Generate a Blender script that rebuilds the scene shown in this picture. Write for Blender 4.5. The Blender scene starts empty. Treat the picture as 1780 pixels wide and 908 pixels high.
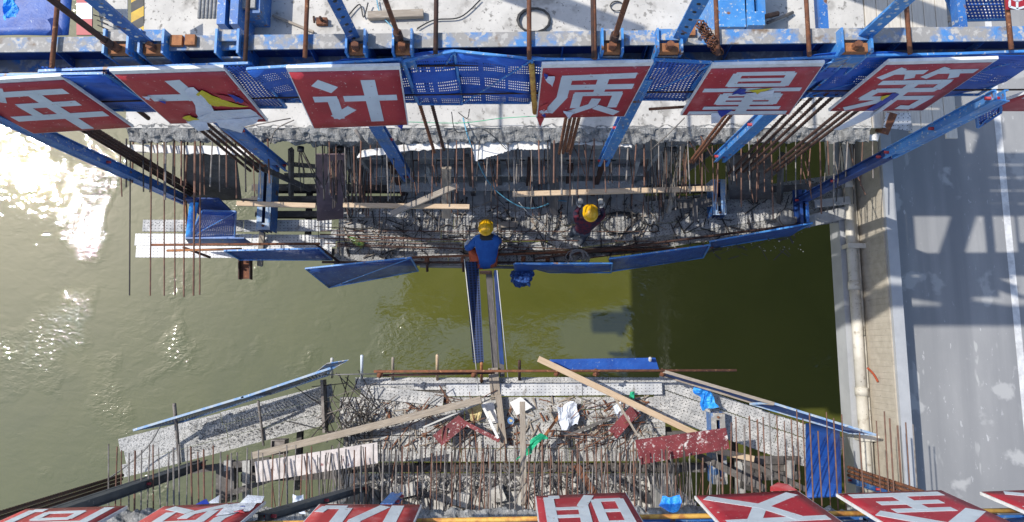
import bpy, math, random
from mathutils import Vector as V, Matrix, Quaternion, noise as mnoise
R = random.Random(7)
S = bpy.context.scene
# ---------------------------------------------------------------- camera, sky, sun, exposure
H, PITCH, F = 13.5, math.radians(7.5), 1186.0
cam = bpy.data.cameras.new('camera'); camo = bpy.data.objects.new('camera', cam)
S.collection.objects.link(camo); S.camera = camo
camo.location = (0, 0, H); camo.rotation_euler = (PITCH, 0, 0)
cam.sensor_width = 36; cam.lens = 36*F/1780; cam.clip_end = 2000
SUN_EL, SUN_DIR = math.radians(52), V((-0.935, 0.355, 0)).normalized()
world = bpy.data.worlds.new('World'); S.world = world; world.use_nodes = True
wn = world.node_tree.nodes; bg = wn['Background']
sky = wn.new('ShaderNodeTexSky'); sky.sky_type = 'NISHITA'; sky.sun_disc = False
sky.sun_elevation = SUN_EL; sky.sun_rotation = math.atan2(SUN_DIR.x, SUN_DIR.y)
sky.air_density = 1.0; sky.dust_density = 1.2; sky.altitude = 50
world.node_tree.links.new(sky.outputs[0], bg.inputs[0]); bg.inputs[1].default_value = 0.15
sl = bpy.data.lights.new('sun', 'SUN'); sl.energy = 3.4; sl.angle = math.radians(0.53); sl.color = (1, .955, .88)
so = bpy.data.objects.new('sun', sl); S.collection.objects.link(so)
sd = SUN_DIR*math.cos(SUN_EL) + V((0, 0, math.sin(SUN_EL)))
so.rotation_euler = sd.to_track_quat('Z', 'Y').to_euler(); so.location = (-10, 6, 30)
S.view_settings.view_transform = 'Standard'; S.view_settings.look = 'None'
S.view_settings.exposure = 0.52; S.view_settings.gamma = 1
S.render.engine = 'CYCLES'; S.cycles.max_bounces = 6; S.cycles.transparent_max_bounces = 12

def W(u, v, z):
    dx, dy = (u-890)/F, (454-v)/F
    s, c = math.sin(PITCH), math.cos(PITCH)
    y, zz = dy*c + s, dy*s - c
    t = (z-H)/zz
    return V((dx*t, y*t, z))

# ---------------------------------------------------------------- materials
MATS = {}
def mat(name, c1, c2=None, sc=2.0, lo=.4, hi=.6, rough=.8, metal=0, spk=(), bump=None, coord='W', stretch=None, holes=None, spec=.5, alpha_mesh=None, tracks=False):
    m = bpy.data.materials.new(name); m.use_nodes = True; MATS[name] = m
    nt = m.node_tree; N = nt.nodes; L = nt.links; b = N['Principled BSDF']
    b.inputs['Roughness'].default_value = rough; b.inputs['Metallic'].default_value = metal
    b.inputs['Specular IOR Level'].default_value = spec
    if coord == 'W':
        co = N.new('ShaderNodeNewGeometry').outputs['Position']
    else:
        co = N.new('ShaderNodeTexCoord').outputs['Object' if coord == 'O' else 'UV']
    src = co
    if stretch:
        mp = N.new('ShaderNodeMapping'); mp.inputs['Scale'].default_value = stretch; L.new(co, mp.inputs[0]); src = mp.outputs[0]
    def nz(scale, detail=5, rg=.6):
        n = N.new('ShaderNodeTexNoise'); n.inputs['Scale'].default_value = scale; n.inputs['Detail'].default_value = detail
        n.inputs['Roughness'].default_value = rg; L.new(src, n.inputs['Vector']); return n.outputs['Fac']
    def ramp(f, a, bb):
        r = N.new('ShaderNodeMapRange'); r.inputs[1].default_value = a; r.inputs[2].default_value = bb; L.new(f, r.inputs[0]); r.clamp = True
        return r.outputs[0]
    def mix(f, A, B):
        x = N.new('ShaderNodeMix'); x.data_type = 'RGBA'
        L.new(f, x.inputs[0])
        for s, q in ((6, A), (7, B)):
            if isinstance(q, tuple): x.inputs[s].default_value = (*q, 1)
            else: L.new(q, x.inputs[s])
        return x.outputs[2]
    col = c1
    if c2: col = mix(ramp(nz(sc), lo, hi), c1, c2)
    for (cc, s2, l2, h2) in spk: col = mix(ramp(nz(s2, 3, .55), l2, h2), col, cc)
    if tracks:
        mp2 = N.new('ShaderNodeMapping'); mp2.inputs['Scale'].default_value = (1.6, .045, 1); L.new(co, mp2.inputs[0])
        n2 = N.new('ShaderNodeTexNoise'); n2.inputs['Scale'].default_value = 1.3; n2.inputs['Detail'].default_value = 4; L.new(mp2.outputs[0], n2.inputs['Vector'])
        col = mix(ramp(n2.outputs['Fac'], .44, .64), col, (.2, .203, .208))
        n3 = N.new('ShaderNodeTexNoise'); n3.inputs['Scale'].default_value = 1.1; n3.inputs['Detail'].default_value = 6; L.new(co, n3.inputs['Vector'])
        col = mix(ramp(n3.outputs['Fac'], .62, .66), col, (.34, .34, .335))
    if holes:
        px, py, rr, hc = holes
        sx = N.new('ShaderNodeSeparateXYZ'); L.new(co, sx.inputs[0])
        def fr(o, p):
            a = N.new('ShaderNodeMath'); a.operation = 'PINGPONG'; a.inputs[1].default_value = p/2; L.new(o, a.inputs[0]); return a.outputs[0]
        a, c = fr(sx.outputs[0], px), fr(sx.outputs[1], py)
        h = N.new('ShaderNodeMath'); h.operation = 'POWER'; h.inputs[1].default_value = 2; L.new(a, h.inputs[0])
        g = N.new('ShaderNodeMath'); g.operation = 'MULTIPLY_ADD'; L.new(c, g.inputs[0]); L.new(c, g.inputs[1]); L.new(h.outputs[0], g.inputs[2])
        col = mix(ramp(g.outputs[0], rr*rr*1.3, rr*rr*.7), col, hc)
    if isinstance(col, tuple): b.inputs['Base Color'].default_value = (*col, 1)
    else: L.new(col, b.inputs['Base Color'])
    if bump:
        bp = N.new('ShaderNodeBump'); bp.inputs['Strength'].default_value = bump[1]; bp.inputs['Distance'].default_value = bump[2] if len(bump) > 2 else .02
        L.new(nz(bump[0], 6, .65), bp.inputs['Height']); L.new(bp.outputs[0], b.inputs['Normal'])
    if alpha_mesh:
        px, py, fx, fy, gx, gy = alpha_mesh
        sx = N.new('ShaderNodeSeparateXYZ'); L.new(co, sx.inputs[0])
        def slot(o, p, f):
            a = N.new('ShaderNodeMath'); a.operation = 'DIVIDE'; a.inputs[1].default_value = p; L.new(o, a.inputs[0])
            c = N.new('ShaderNodeMath'); c.operation = 'FRACT'; L.new(a.outputs[0], c.inputs[0])
            d = N.new('ShaderNodeMath'); d.operation = 'LESS_THAN'; d.inputs[1].default_value = f; L.new(c.outputs[0], d.inputs[0]); return d.outputs[0]
        def mul(p, q):
            a = N.new('ShaderNodeMath'); a.operation = 'MULTIPLY'; L.new(p, a.inputs[0]); L.new(q, a.inputs[1]); return a.outputs[0]
        hole = mul(slot(sx.outputs[0], px, fx), slot(sx.outputs[1], py, fy))
        if gx: hole = mul(hole, mul(slot(sx.outputs[0], gx, .85), slot(sx.outputs[1], gy, .5)))
        inv = N.new('ShaderNodeMath'); inv.operation = 'SUBTRACT'; inv.inputs[0].default_value = 1; L.new(hole, inv.inputs[1])
        L.new(inv.outputs[0], b.inputs['Alpha'])
    return m

SPL = (.5, .49, .47)
mat('deck_concrete', (.56, .54, .5), (.42, .405, .375), 1.6, .35, .65, .9, spk=[((.3, .285, .26), 3, .56, .7), ((.24, .23, .21), 9, .62, .68), ((.16, .15, .14), 26, .66, .7)], bump=(18, .35, .01))
mat('grey_concrete', (.42, .415, .395), (.27, .27, .262), 4, .35, .65, .95, spk=[((.42, .41, .39), 14, .6, .68)], bump=(14, .8, .03))
mat('rough_concrete', (.3, .3, .29), (.16, .16, .157), 9, .38, .62, .95, spk=[((.4, .39, .37), 22, .6, .68)], bump=(16, 1, .06))
mat('form_grey', (.42, .415, .4), (.25, .25, .245), 3, .35, .65, .9, spk=[((.13, .125, .12), 6, .6, .68), ((.52, .51, .49), 12, .62, .68)], bump=(12, .8, .03))
mat('pale_rubble', (.5, .48, .45), (.3, .29, .27), 8, .4, .6, .95, bump=(20, .9, .03))
mat('foam_board', (.78, .76, .72), (.6, .57, .52), 7, .45, .7, .85, spk=[((.25, .2, .16), 9, .68, .72)], bump=(20, .4))
mat('plank_clean', (.6, .6, .59), (.43, .44, .455), 3, .4, .62, .55, .15, spk=[((.3, .29, .28), 7, .6, .7), ((.2, .2, .2), 30, .63, .68)], coord='O', holes=(.075, .06, .009, (.05, .05, .05)), bump=(40, .2, .005))
mat('plank_dusty', (.36, .36, .355), (.52, .51, .49), 4, .45, .6, .9, spk=[((.1, .1, .1), 38, .58, .64), ((.17, .17, .17), 11, .6, .7)], coord='O', holes=(.075, .06, .009, (.04, .04, .04)), bump=(30, .6, .02))
mat('plank_gravel', (.52, .51, .49), (.4, .395, .38), 5, .4, .6, .95, spk=[((.16, .16, .155), 34, .55, .6), ((.3, .3, .29), 60, .52, .58)], coord='W', bump=(30, 1, .03))
mat('plank_crusted', (.42, .415, .4), (.27, .27, .265), 6, .4, .6, .95, spk=[((.08, .08, .08), 30, .56, .62), ((.5, .49, .46), 12, .62, .68)], coord='O', bump=(26, 1, .04))
mat('blue_paint', (.022, .11, .36), (.035, .15, .43), 4, .4, .6, .45, spk=[((.06, .13, .27), 2.5, .5, .68), ((.36, .4, .43), 12, .62, .68), ((.16, .075, .035), 6, .63, .69), ((.4, .39, .37), 40, .64, .68)], bump=(20, .25, .01))
mat('blue_worn', (.06, .2, .46), (.27, .26, .245), 3.2, .38, .52, .75, spk=[((.4, .385, .36), 14, .54, .62), ((.17, .12, .08), 5, .62, .72)], bump=(25, .3))
mat('blue_light', (.04, .19, .5), (.07, .26, .57), 5, .4, .6, .45, spk=[((.08, .17, .36), 2.5, .5, .68), ((.45, .48, .5), 20, .61, .66), ((.18, .085, .04), 6, .65, .7)], bump=(20, .25, .01))
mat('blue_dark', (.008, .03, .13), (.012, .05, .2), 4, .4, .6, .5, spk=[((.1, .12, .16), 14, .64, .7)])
mat('blue_pale', (.16, .3, .52), (.34, .4, .46), 6, .4, .6, .7, spk=[((.5, .5, .48), 22, .6, .68)])
mat('blue_sheet', (.006, .05, .26), (.012, .085, .36), 3, .35, .65, .5, spk=[((.2, .26, .38), 26, .68, .72)], bump=(9, .35, .03))
mat('blue_mesh', (.008, .07, .38), (.015, .12, .52), 3, .35, .65, .5, coord='U', alpha_mesh=(.026, .06, .42, .55, .3, .42))
mat('blue_grid', (.008, .06, .33), (.015, .1, .42), 3, .35, .65, .5, coord='U', alpha_mesh=(.045, .045, .5, .5, 0, 0))
mat('dark_grid', (.02, .045, .14), (.05, .07, .14), 9, .35, .65, .6, coord='U', alpha_mesh=(.055, .05, .6, .6, 0, 0))
mat('blue_net', (.006, .03, .16), (.03, .11, .36), 26, .42, .58, .7, bump=(9, 1, .06))
mat('blue_screen', (.007, .055, .27), (.02, .1, .36), 4, .35, .65, .6, spk=[((.2, .27, .38), 16, .62, .7)], coord='U', alpha_mesh=(.021, .021, .5, .5, 0, 0), bump=(5, .3, .02))
mat('tarp', (.015, .2, .72), (.04, .36, .85), 5, .4, .6, .35, bump=(7, .9, .05))
mat('rust', (.2, .075, .032), (.1, .04, .024), 12, .35, .65, .85, spk=[((.36, .17, .08), 20, .62, .68)], bump=(40, .4, .005))
mat('rust_dark', (.075, .032, .02), (.035, .02, .017), 14, .35, .65, .8, bump=(50, .5, .005))
mat('rust_orange', (.38, .16, .06), (.22, .09, .04), 14, .35, .65, .85, bump=(30, .4, .005))
mat('rebar_rust', (.2, .1, .065), (.1, .055, .04), 9, .35, .65, .75, .2)
mat('rebar_grey', (.24, .22, .2), (.12, .1, .09), 9, .35, .65, .7, .2)
mat('rebar_dark', (.06, .05, .045), (.03, .027, .025), 9, .35, .65, .7, .2)
mat('blue_shaded', (.045, .055, .07), (.07, .078, .088), 4, .4, .6, .7, spk=[((.2, .2, .2), 16, .66, .72)])  # blue steel greyed and darkened: shaded side of the lower hangers put into colour
mat('steel_dark', (.03, .032, .036), (.06, .055, .05), 5, .4, .6, .6, .3)
mat('form_dark', (.06, .054, .05), (.11, .1, .094), 5, .35, .65, .8, spk=[((.2, .19, .18), 18, .64, .7)], bump=(14, .5))
mat('wood_pale', (.56, .42, .28), (.46, .33, .21), 3, .35, .65, .8, coord='O', stretch=(1.2, 14, 14), spk=[((.28, .18, .1), 4, .66, .72)], bump=(6, .3, .006))
mat('wood_grey', (.34, .29, .23), (.23, .195, .16), 3, .35, .65, .85, coord='O', stretch=(1.2, 14, 14), spk=[((.42, .4, .37), 5, .62, .7)], bump=(6, .4, .006))
mat('wood_bleached', (.56, .52, .45), (.47, .43, .37), 3, .35, .65, .85, coord='O', stretch=(1.2, 14, 14), spk=[((.3, .26, .2), 4, .66, .74)], bump=(6, .4, .006))
mat('wood_dark', (.13, .12, .115), (.07, .065, .062), 3, .35, .65, .85, coord='O', stretch=(1.2, 14, 14), spk=[((.25, .24, .23), 6, .6, .7)], bump=(6, .4, .006))
mat('ply_red', (.2, .035, .04), (.13, .022, .026), 4, .4, .6, .6, spk=[((.6, .55, .52), 9, .6, .68), ((.5, .45, .44), 34, .63, .68)])
mat('ply_white', (.66, .61, .59), (.5, .45, .43), 4, .4, .6, .7, spk=[((.22, .07, .07), 6, .64, .72), ((.3, .12, .12), 15, .66, .72)], bump=(16, .3))
mat('ply_purple', (.17, .115, .13), (.1, .07, .085), 3, .35, .65, .55, coord='W', spk=[((.34, .28, .28), 7, .62, .7)])
mat('sign_red', (.43, .03, .046), (.32, .02, .034), 1.6, .35, .65, .5, spk=[((.46, .1, .11), 2.7, .54, .74), ((.55, .4, .38), 30, .68, .71), ((.5, .42, .4), 11, .7, .73)], bump=(4, .3, .03))
mat('sign_red_faded', (.5, .05, .055), (.42, .035, .04), 2, .35, .65, .5, spk=[((.55, .16, .16), 3, .54, .72), ((.7, .5, .5), 24, .68, .71)], bump=(4, .3, .03))
mat('sign_white', (.6, .66, .7), (.5, .55, .59), 2.2, .4, .65, .5, spk=[((.42, .36, .34), 18, .67, .71)], bump=(5, .3, .03))
mat('sign_frame', (.75, .75, .73), (.6, .6, .59), 9, .45, .65, .55)
mat('vinyl_white', (.66, .7, .76), (.56, .6, .68), 5, .4, .6, .4, bump=(7, .7, .04))
mat('vinyl_yellow', (.62, .52, .03), (.55, .45, .02), 5, .4, .6, .4, bump=(7, .5, .04))
mat('vinyl_blue', (.01, .03, .26), (.02, .05, .35), 5, .4, .6, .4)
mat('road_surface', (.285, .285, .283), (.235, .237, .24), 1.6, .35, .65, .9, spk=[((.21, .213, .217), .7, .5, .68), ((.4, .4, .4), 11, .66, .7), ((.36, .36, .35), 2.6, .65, .675), ((.42, .42, .41), 40, .69, .72)], bump=(60, .4, .004), stretch=(1, .35, 1), tracks=True)
mat('road_paint', (.6, .6, .59), (.42, .42, .42), 6, .4, .65, .7, spk=[((.4, .4, .4), 25, .66, .7)])
mat('parapet_concrete', (.37, .38, .39), (.31, .32, .33), 2, .35, .65, .9, bump=(30, .2))
mat('beige_concrete', (.45, .405, .33), (.37, .33, .265), 2, .35, .65, .9, spk=[((.3, .27, .23), 5, .66, .72)], bump=(20, .3), stretch=(1, 3, 3))
mat('pipe_paint', (.58, .55, .48), (.46, .43, .36), 3, .38, .62, .6, spk=[((.3, .26, .2), 5, .6, .7), ((.22, .2, .17), 18, .66, .7)])
mat('yellow_paint', (.55, .36, .02), (.42, .26, .02), 6, .4, .6, .6)
mat('yellow_rust', (.62, .36, .07), (.4, .17, .04), 9, .42, .6, .7)
mat('black_paint', (.02, .02, .02), (.035, .035, .035), 6, rough=.6)
mat('board_red', (.33, .02, .03), rough=.5); mat('board_white', (.62, .68, .75), rough=.5)
mat('cable_black', (.025, .025, .026), rough=.5); mat('cable_grey', (.16, .155, .15), rough=.6)
mat('hose_cyan', (.1, .3, .42), rough=.4); mat('hose_white', (.5, .5, .48), rough=.5); mat('string_green', (.05, .4, .2), rough=.6)
mat('cloth_green', (.01, .33, .16), (.02, .42, .22), 9, rough=.7, bump=(14, .8, .03))
mat('bottle_green', (.05, .2, .03), (.35, .4, .1), 9, .45, .55, rough=.3)
mat('foam_yellow', (.62, .52, .26), (.5, .4, .2), 9, rough=.9, bump=(20, .8))
mat('helmet', (.72, .4, .008), (.62, .33, .006), 6, rough=.3)
mat('skin', (.3, .16, .1), rough=.6); mat('glove', (.55, .53, .48), (.4, .38, .34), 20, rough=.9)
mat('shirt_blue', (.014, .1, .36), (.009, .07, .28), 8, .35, .65, .85, bump=(9, .7, .03))
mat('trousers_orange', (.42, .085, .03), (.32, .06, .025), 9, .35, .65, .85, bump=(14, .6, .03))
mat('shirt_plaid', (.1, .008, .02), (.012, .01, .03), 16, .44, .56, .9, bump=(12, .6, .03))
mat('jeans', (.1, .12, .15), (.06, .075, .1), 9, .35, .65, .9, bump=(14, .6, .03))
mat('shoe', (.16, .16, .14), rough=.8); mat('hair', (.012, .011, .01), rough=.6)
mat('shoe_white', (.5, .5, .5), rough=.7); mat('cuff_white', (.5, .55, .62), rough=.8)

COLW = {'rebar_dark': 'dark', 'rebar_grey': 'grey', 'rebar_rust': 'rusty', 'rust': 'red-brown'}
def barword(p, q, m):
    d = q-p; a = abs(math.degrees(math.atan2(d.y, d.x))); a = min(a, 180-a); L_ = math.hypot(d.x, d.y)
    return '%s %s %s' % ('short' if L_ < .5 else 'medium' if L_ < .8 else 'long', COLW[m], 'bar pointing across the gap' if a > 62 else ('bar slanting up to the right' if d.x*d.y > 0 else 'bar slanting up to the left') if a > 25 else 'bar lying level')
# ---------------------------------------------------------------- object helpers
C = S.collection
WL = {}
WM = {}
def tag(o, label=None, cat=None, group=None, kind=None):
    if label: o['label'] = label
    if cat: o['category'] = cat
    if group: o['group'] = group
    if kind: o['kind'] = kind
    return o
def thing(name, loc, label=None, cat=None, group=None, kind=None):
    o = bpy.data.objects.new(name, None); C.objects.link(o); o.empty_display_size = .1
    o.location = loc; WL[o] = V(loc); return tag(o, label, cat, group, kind)
def place(o, loc, parent):
    WL[o] = V(loc)
    if parent is not None:
        o.parent = parent
        if parent in WM: o.matrix_parent_inverse = WM[parent].inverted(); o.location = loc
        else: o.location = V(loc) - WL[parent]
    else: o.location = loc
def mk(name, verts, faces, m, parent=None, label=None, cat=None, group=None, kind=None, uv=None, smooth=False):
    verts = [V(v) for v in verts]
    lo = V([min(v[i] for v in verts) for i in range(3)]); hi = V([max(v[i] for v in verts) for i in range(3)])
    base = V(((lo.x+hi.x)/2, (lo.y+hi.y)/2, lo.z))
    me = bpy.data.meshes.new(name); me.from_pydata([v-base for v in verts], [], faces)
    if uv:
        ul = me.uv_layers.new()
        for l in me.loops: ul.data[l.index].uv = uv[l.vertex_index]
    ms = m if isinstance(m, list) else [m]
    for q in ms: me.materials.append(MATS[q])
    if smooth:
        for p in me.polygons: p.use_smooth = True
    o = bpy.data.objects.new(name, me); C.objects.link(o); place(o, base, parent)
    return tag(o, label, cat, group, kind)
class MB:
    def __init__(s): s.v = []; s.f = []
    def add(s, vs, fs):
        k = len(s.v); s.v += [V(v) for v in vs]; s.f += [tuple(i+k for i in f) for f in fs]; return s
    def build(s, name, m, parent=None, **k): return mk(name, s.v, s.f, m, parent, **k)
def frame(p0, p1, up):
    x = (p1-p0).normalized(); up = V(up)
    if abs(x.dot(up)) > .97: up = V((0, 1, 0)) if abs(x.y) < .9 else V((1, 0, 0))
    y = up.cross(x).normalized(); z = x.cross(y); return x, y, z
def g_extr(prof, p0, p1, up=(0, 0, 1)):
    p0, p1 = V(p0), V(p1); x, y, z = frame(p0, p1, up); n = len(prof)
    vs = [p+y*a+z*b for p in (p0, p1) for a, b in prof]
    fs = [(i, (i+1) % n, n+(i+1) % n, n+i) for i in range(n)] + [tuple(range(n))[::-1], tuple(range(n, 2*n))]
    return vs, fs
def rect(w, t, c=.0):
    if not c: return [(-w/2, -t/2), (w/2, -t/2), (w/2, t/2), (-w/2, t/2)]
    a, b = w/2, t/2
    return [(-a+c, -b), (a-c, -b), (a, -b+c), (a, b-c), (a-c, b), (-a+c, b), (-a, b-c), (-a, -b+c)]
def ibeam(w, h, t=.015, tw=.012):
    a, b = w/2, h/2
    return [(-a, -b), (a, -b), (a, -b+t), (tw/2, -b+t), (tw/2, b-t), (a, b-t), (a, b), (-a, b), (-a, b-t), (-tw/2, b-t), (-tw/2, -b+t), (-a, -b+t)]
def channel(w, h, t=.012, s=1):
    p = [(0, -h/2), (s*w, -h/2), (s*w, -h/2+t), (s*t, -h/2+t), (s*t, h/2-t), (s*w, h/2-t), (s*w, h/2), (0, h/2)]
    return p if s > 0 else p[::-1]
def g_box(lo, hi):
    (a, b, c), (d, e, f) = lo, hi
    return [(a, b, c), (d, b, c), (d, e, c), (a, e, c), (a, b, f), (d, b, f), (d, e, f), (a, e, f)], [(3, 2, 1, 0), (4, 5, 6, 7), (0, 1, 5, 4), (1, 2, 6, 5), (2, 3, 7, 6), (3, 0, 4, 7)]
def g_tube(pts, r, n=6, caps=True):
    pts = [V(p) for p in pts]; vs = []; fs = []; pr = None
    rs = r if isinstance(r, (list, tuple)) else [r]*len(pts)
    for i, p in enumerate(pts):
        d = (pts[min(i+1, len(pts)-1)] - pts[max(i-1, 0)]).normalized()
        if pr is None:
            a = V((0, 0, 1)) if abs(d.z) < .9 else V((1, 0, 0)); pr = d.cross(a).normalized()
        pr = (pr - d*pr.dot(d)).normalized(); q = d.cross(pr)
        vs += [p + (pr*math.cos(2*math.pi*k/n) + q*math.sin(2*math.pi*k/n))*rs[i] for k in range(n)]
    for i in range(len(pts)-1):
        for k in range(n): fs.append((i*n+k, i*n+(k+1) % n, (i+1)*n+(k+1) % n, (i+1)*n+k))
    if caps: fs += [tuple(range(n))[::-1], tuple(range((len(pts)-1)*n, len(pts)*n))]
    return vs, fs
def extr(name, prof, p0, p1, m, parent=None, up=(0, 0, 1), **k):
    # local x runs along the piece, so grain and holes follow it
    p0, p1 = V(p0), V(p1); x, y, z = frame(p0, p1, up); Ln = (p1-p0).length; n = len(prof)
    vs = [V((s, a, b)) for s in (-Ln/2, Ln/2) for a, b in prof]
    fs = [(i, (i+1) % n, n+(i+1) % n, n+i) for i in range(n)] + [tuple(range(n))[::-1], tuple(range(n, 2*n))]
    me = bpy.data.meshes.new(name); me.from_pydata(vs, [], fs); me.materials.append(MATS[m])
    o = bpy.data.objects.new(name, me); C.objects.link(o); place(o, (p0+p1)/2, parent)
    o.rotation_euler = Matrix((x, y, z)).transposed().to_euler()
    WM[o] = Matrix.Translation(WL[o]) @ o.rotation_euler.to_matrix().to_4x4()
    if parent is not None and parent in WM: raise ValueError('nested')
    return tag(o, **k)
def tube(name, pts, r, m, parent=None, n=6, smooth=True, **k):
    v, f = g_tube(pts, r, n); return mk(name, v, f, m, parent, smooth=smooth, **k)
UNIT = {}
def rod(name, p0, p1, r, m, parent=None, **k):
    if m not in UNIT:
        v, f = g_tube([(0, 0, 0), (0, 0, 1)], 1, 6); me = bpy.data.meshes.new('rod_'+m); me.from_pydata(v, [], f); me.materials.append(MATS[m])
        UNIT[m] = me
    p0, p1 = V(p0), V(p1); d = p1-p0
    o = bpy.data.objects.new(name, UNIT[m]); C.objects.link(o); place(o, p0, parent)
    o.rotation_mode = 'QUATERNION'; o.rotation_quaternion = d.to_track_quat('Z', 'Y'); r *= R.choice([.8, 1, 1, 1.15, 1.35]); o.scale = (r, r, d.length)
    return tag(o, **k)
def g_sheet(c, t, nx=1, ny=1, wob=0, seed=0, wf=1.7):
    c = [V(p) for p in c]; nrm = (c[1]-c[0]).cross(c[3]-c[0]).normalized()
    Lx, Ly = (c[1]-c[0]).length, (c[3]-c[0]).length; vs = []; uv = []
    for side in (0, 1):
        for j in range(ny+1):
            for i in range(nx+1):
                s, q = i/nx, j/ny
                p = (c[0]*(1-s)+c[1]*s)*(1-q) + (c[3]*(1-s)+c[2]*s)*q
                if wob: p = p + nrm*wob*mnoise.noise(p*wf+V((seed, seed*.7, 0)))
                vs.append(p + nrm*(t/2 if side else -t/2)); uv.append((s*Lx, q*Ly))
    k = (nx+1)*(ny+1); fs = []
    for j in range(ny):
        for i in range(nx):
            a = j*(nx+1)+i; fs += [(a, a+nx+1, a+nx+2, a+1), (k+a, k+a+1, k+a+nx+2, k+a+nx+1)]
    for i in range(nx):
        b = ny*(nx+1)+i; fs += [(i, i+1, k+i+1, k+i), (b+1, b, k+b, k+b+1)]
    for j in range(ny):
        a, b = j*(nx+1), (j+1)*(nx+1); fs += [(b, a, k+a, k+b), (a+nx, b+nx, k+b+nx, k+a+nx)]
    return vs, fs, uv
def sheet(name, c, t, m, parent=None, nx=1, ny=1, wob=0, seed=0, wf=1.7, **k):
    v, f, uv = g_sheet(c, t, nx, ny, wob, seed, wf); return mk(name, v, f, m, parent, uv=uv, smooth=wob > 0, **k)
def timber(u0, v0, z0, u1, v1, z1, w, t, m, label, name='timber', cat='timber', up=(0, 0, 1), group=None):
    return extr(name, rect(w, t, min(w, t)*.08), W(u0, v0, z0), W(u1, v1, z1), m, up=up, label=label, cat=cat, group=group)
def quad(*a): return [W(*a[i:i+3]) for i in range(0, 12, 3)]
def catmull(pts, n=8):
    pts = [V(p) for p in pts]; P = [pts[0]] + pts + [pts[-1]]; out = []
    for i in range(1, len(P)-2):
        a, b, c, d = P[i-1:i+3]
        for k in range(n):
            t = k/n
            out.append(.5*((2*b)+(c-a)*t+(2*a-5*b+4*c-d)*t*t+(3*b-a-3*c+d)*t**3))
    return out + [pts[-1]]
def cable(name, pts, r, m, label, cat='cable', group=None, n=7):
    return tube(name, catmull([W(*p) for p in pts], n), r, m, n=5, label=label, cat=cat, group=group)

# ---------------------------------------------------------------- setting: water, road
def water():
    v, f = [(-400, -400, 0), (400, -400, 0), (400, 400, 0), (-400, 400, 0)], [(0, 1, 2, 3)]
    o = mk('water', [(a, b, -12.6) for a, b, c in v], f, 'black_paint', kind='structure')
    m = bpy.data.materials.new('river_water'); m.use_nodes = True; nt = m.node_tree; N = nt.nodes; L = nt.links; b = N['Principled BSDF']
    geo = N.new('ShaderNodeNewGeometry')
    b.inputs['Roughness'].default_value = .02; b.inputs['IOR'].default_value = 1.72; b.inputs['Specular IOR Level'].default_value = .8
    n0 = N.new('ShaderNodeTexNoise'); n0.inputs['Scale'].default_value = .22; n0.inputs['Detail'].default_value = 6; n0.inputs['Distortion'].default_value = 1.6; L.new(geo.outputs[0], n0.inputs[0])
    mx = N.new('ShaderNodeMix'); mx.data_type = 'RGBA'; L.new(n0.outputs[0], mx.inputs[0])
    mx.inputs[6].default_value = (.062, .068, .013, 1); mx.inputs[7].default_value = (.098, .099, .021, 1); L.new(mx.outputs[2], b.inputs['Base Color'])
    mp = N.new('ShaderNodeMapping'); mp.inputs['Rotation'].default_value = (0, 0, .5); mp.inputs['Scale'].default_value = (1, 1.7, 1); L.new(geo.outputs[0], mp.inputs[0])
    def nz(s, d):
        n = N.new('ShaderNodeTexNoise'); n.inputs['Scale'].default_value = s; n.inputs['Detail'].default_value = d; n.inputs['Distortion'].default_value = .6; L.new(mp.outputs[0], n.inputs[0]); return n.outputs[0]
    a = N.new('ShaderNodeMath'); a.operation = 'MULTIPLY_ADD'; L.new(nz(.55, 2), a.inputs[0]); a.inputs[1].default_value = 1.1; L.new(nz(2.2, 3), a.inputs[2])
    pn = N.new('ShaderNodeTexNoise'); pn.inputs['Scale'].default_value = .42; pn.inputs['Detail'].default_value = 3; L.new(geo.outputs[0], pn.inputs[0])
    pm = N.new('ShaderNodeMapRange'); pm.inputs[1].default_value = .53; pm.inputs[2].default_value = .66; pm.inputs[4].default_value = 4.6; L.new(pn.outputs[0], pm.inputs[0])
    a2 = N.new('ShaderNodeMath'); a2.operation = 'MULTIPLY_ADD'; L.new(nz(4.2, 3), a2.inputs[0]); L.new(pm.outputs[0], a2.inputs[1]); L.new(a.outputs[0], a2.inputs[2]); a = a2
    bp = N.new('ShaderNodeBump'); bp.inputs['Strength'].default_value = 1; 
    big = N.new('ShaderNodeTexNoise'); big.inputs['Scale'].default_value = .28; big.inputs['Detail'].default_value = 2; L.new(geo.outputs[0], big.inputs[0])
    mr = N.new('ShaderNodeMapRange'); mr.inputs[1].default_value = .35; mr.inputs[2].default_value = .7; mr.inputs[3].default_value = .004; mr.inputs[4].default_value = .0095; L.new(big.outputs[0], mr.inputs[0])
    L.new(mr.outputs[0], bp.inputs['Distance']); L.new(a.outputs[0], bp.inputs['Height'])
    L.new(bp.outputs[0], b.inputs['Normal']); o.data.materials[0] = m
water()
ZR = -.1
XR = W(1568, 500, 1.0).x
rx = XR-.02
def xl(u, v, z): return W(u, v, z).x
road = mk('road', [(XR+.003, -25, ZR), (XR+16, -25, ZR), (XR+16, 40, ZR), (XR+.003, 40, ZR)], [(0, 1, 2, 3)], 'road_surface', kind='structure')
lx = xl(1757, 450, ZR)
mk('lane_line', [(lx-.07, -25, ZR+.005), (lx+.07, -25, ZR+.005), (lx+.07, 40, ZR+.005), (lx-.07, 40, ZR+.005)], [(0, 1, 2, 3)], 'road_paint', road)
br = thing('concrete_bridge', (XR, 6, -1.2), 'finished grey concrete bridge with beige outer face along the right side', 'bridge')
def ybox(name, x0, x1, z0, z1, m, par, y0=-25, y1=40): return MB().add(*g_box((x0, y0, z0), (x1, y1, z1))).build(name, m, par)
ybox('parapet', XR-.2, XR, ZR-.5, 1.0, 'parapet_concrete', br)
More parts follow.
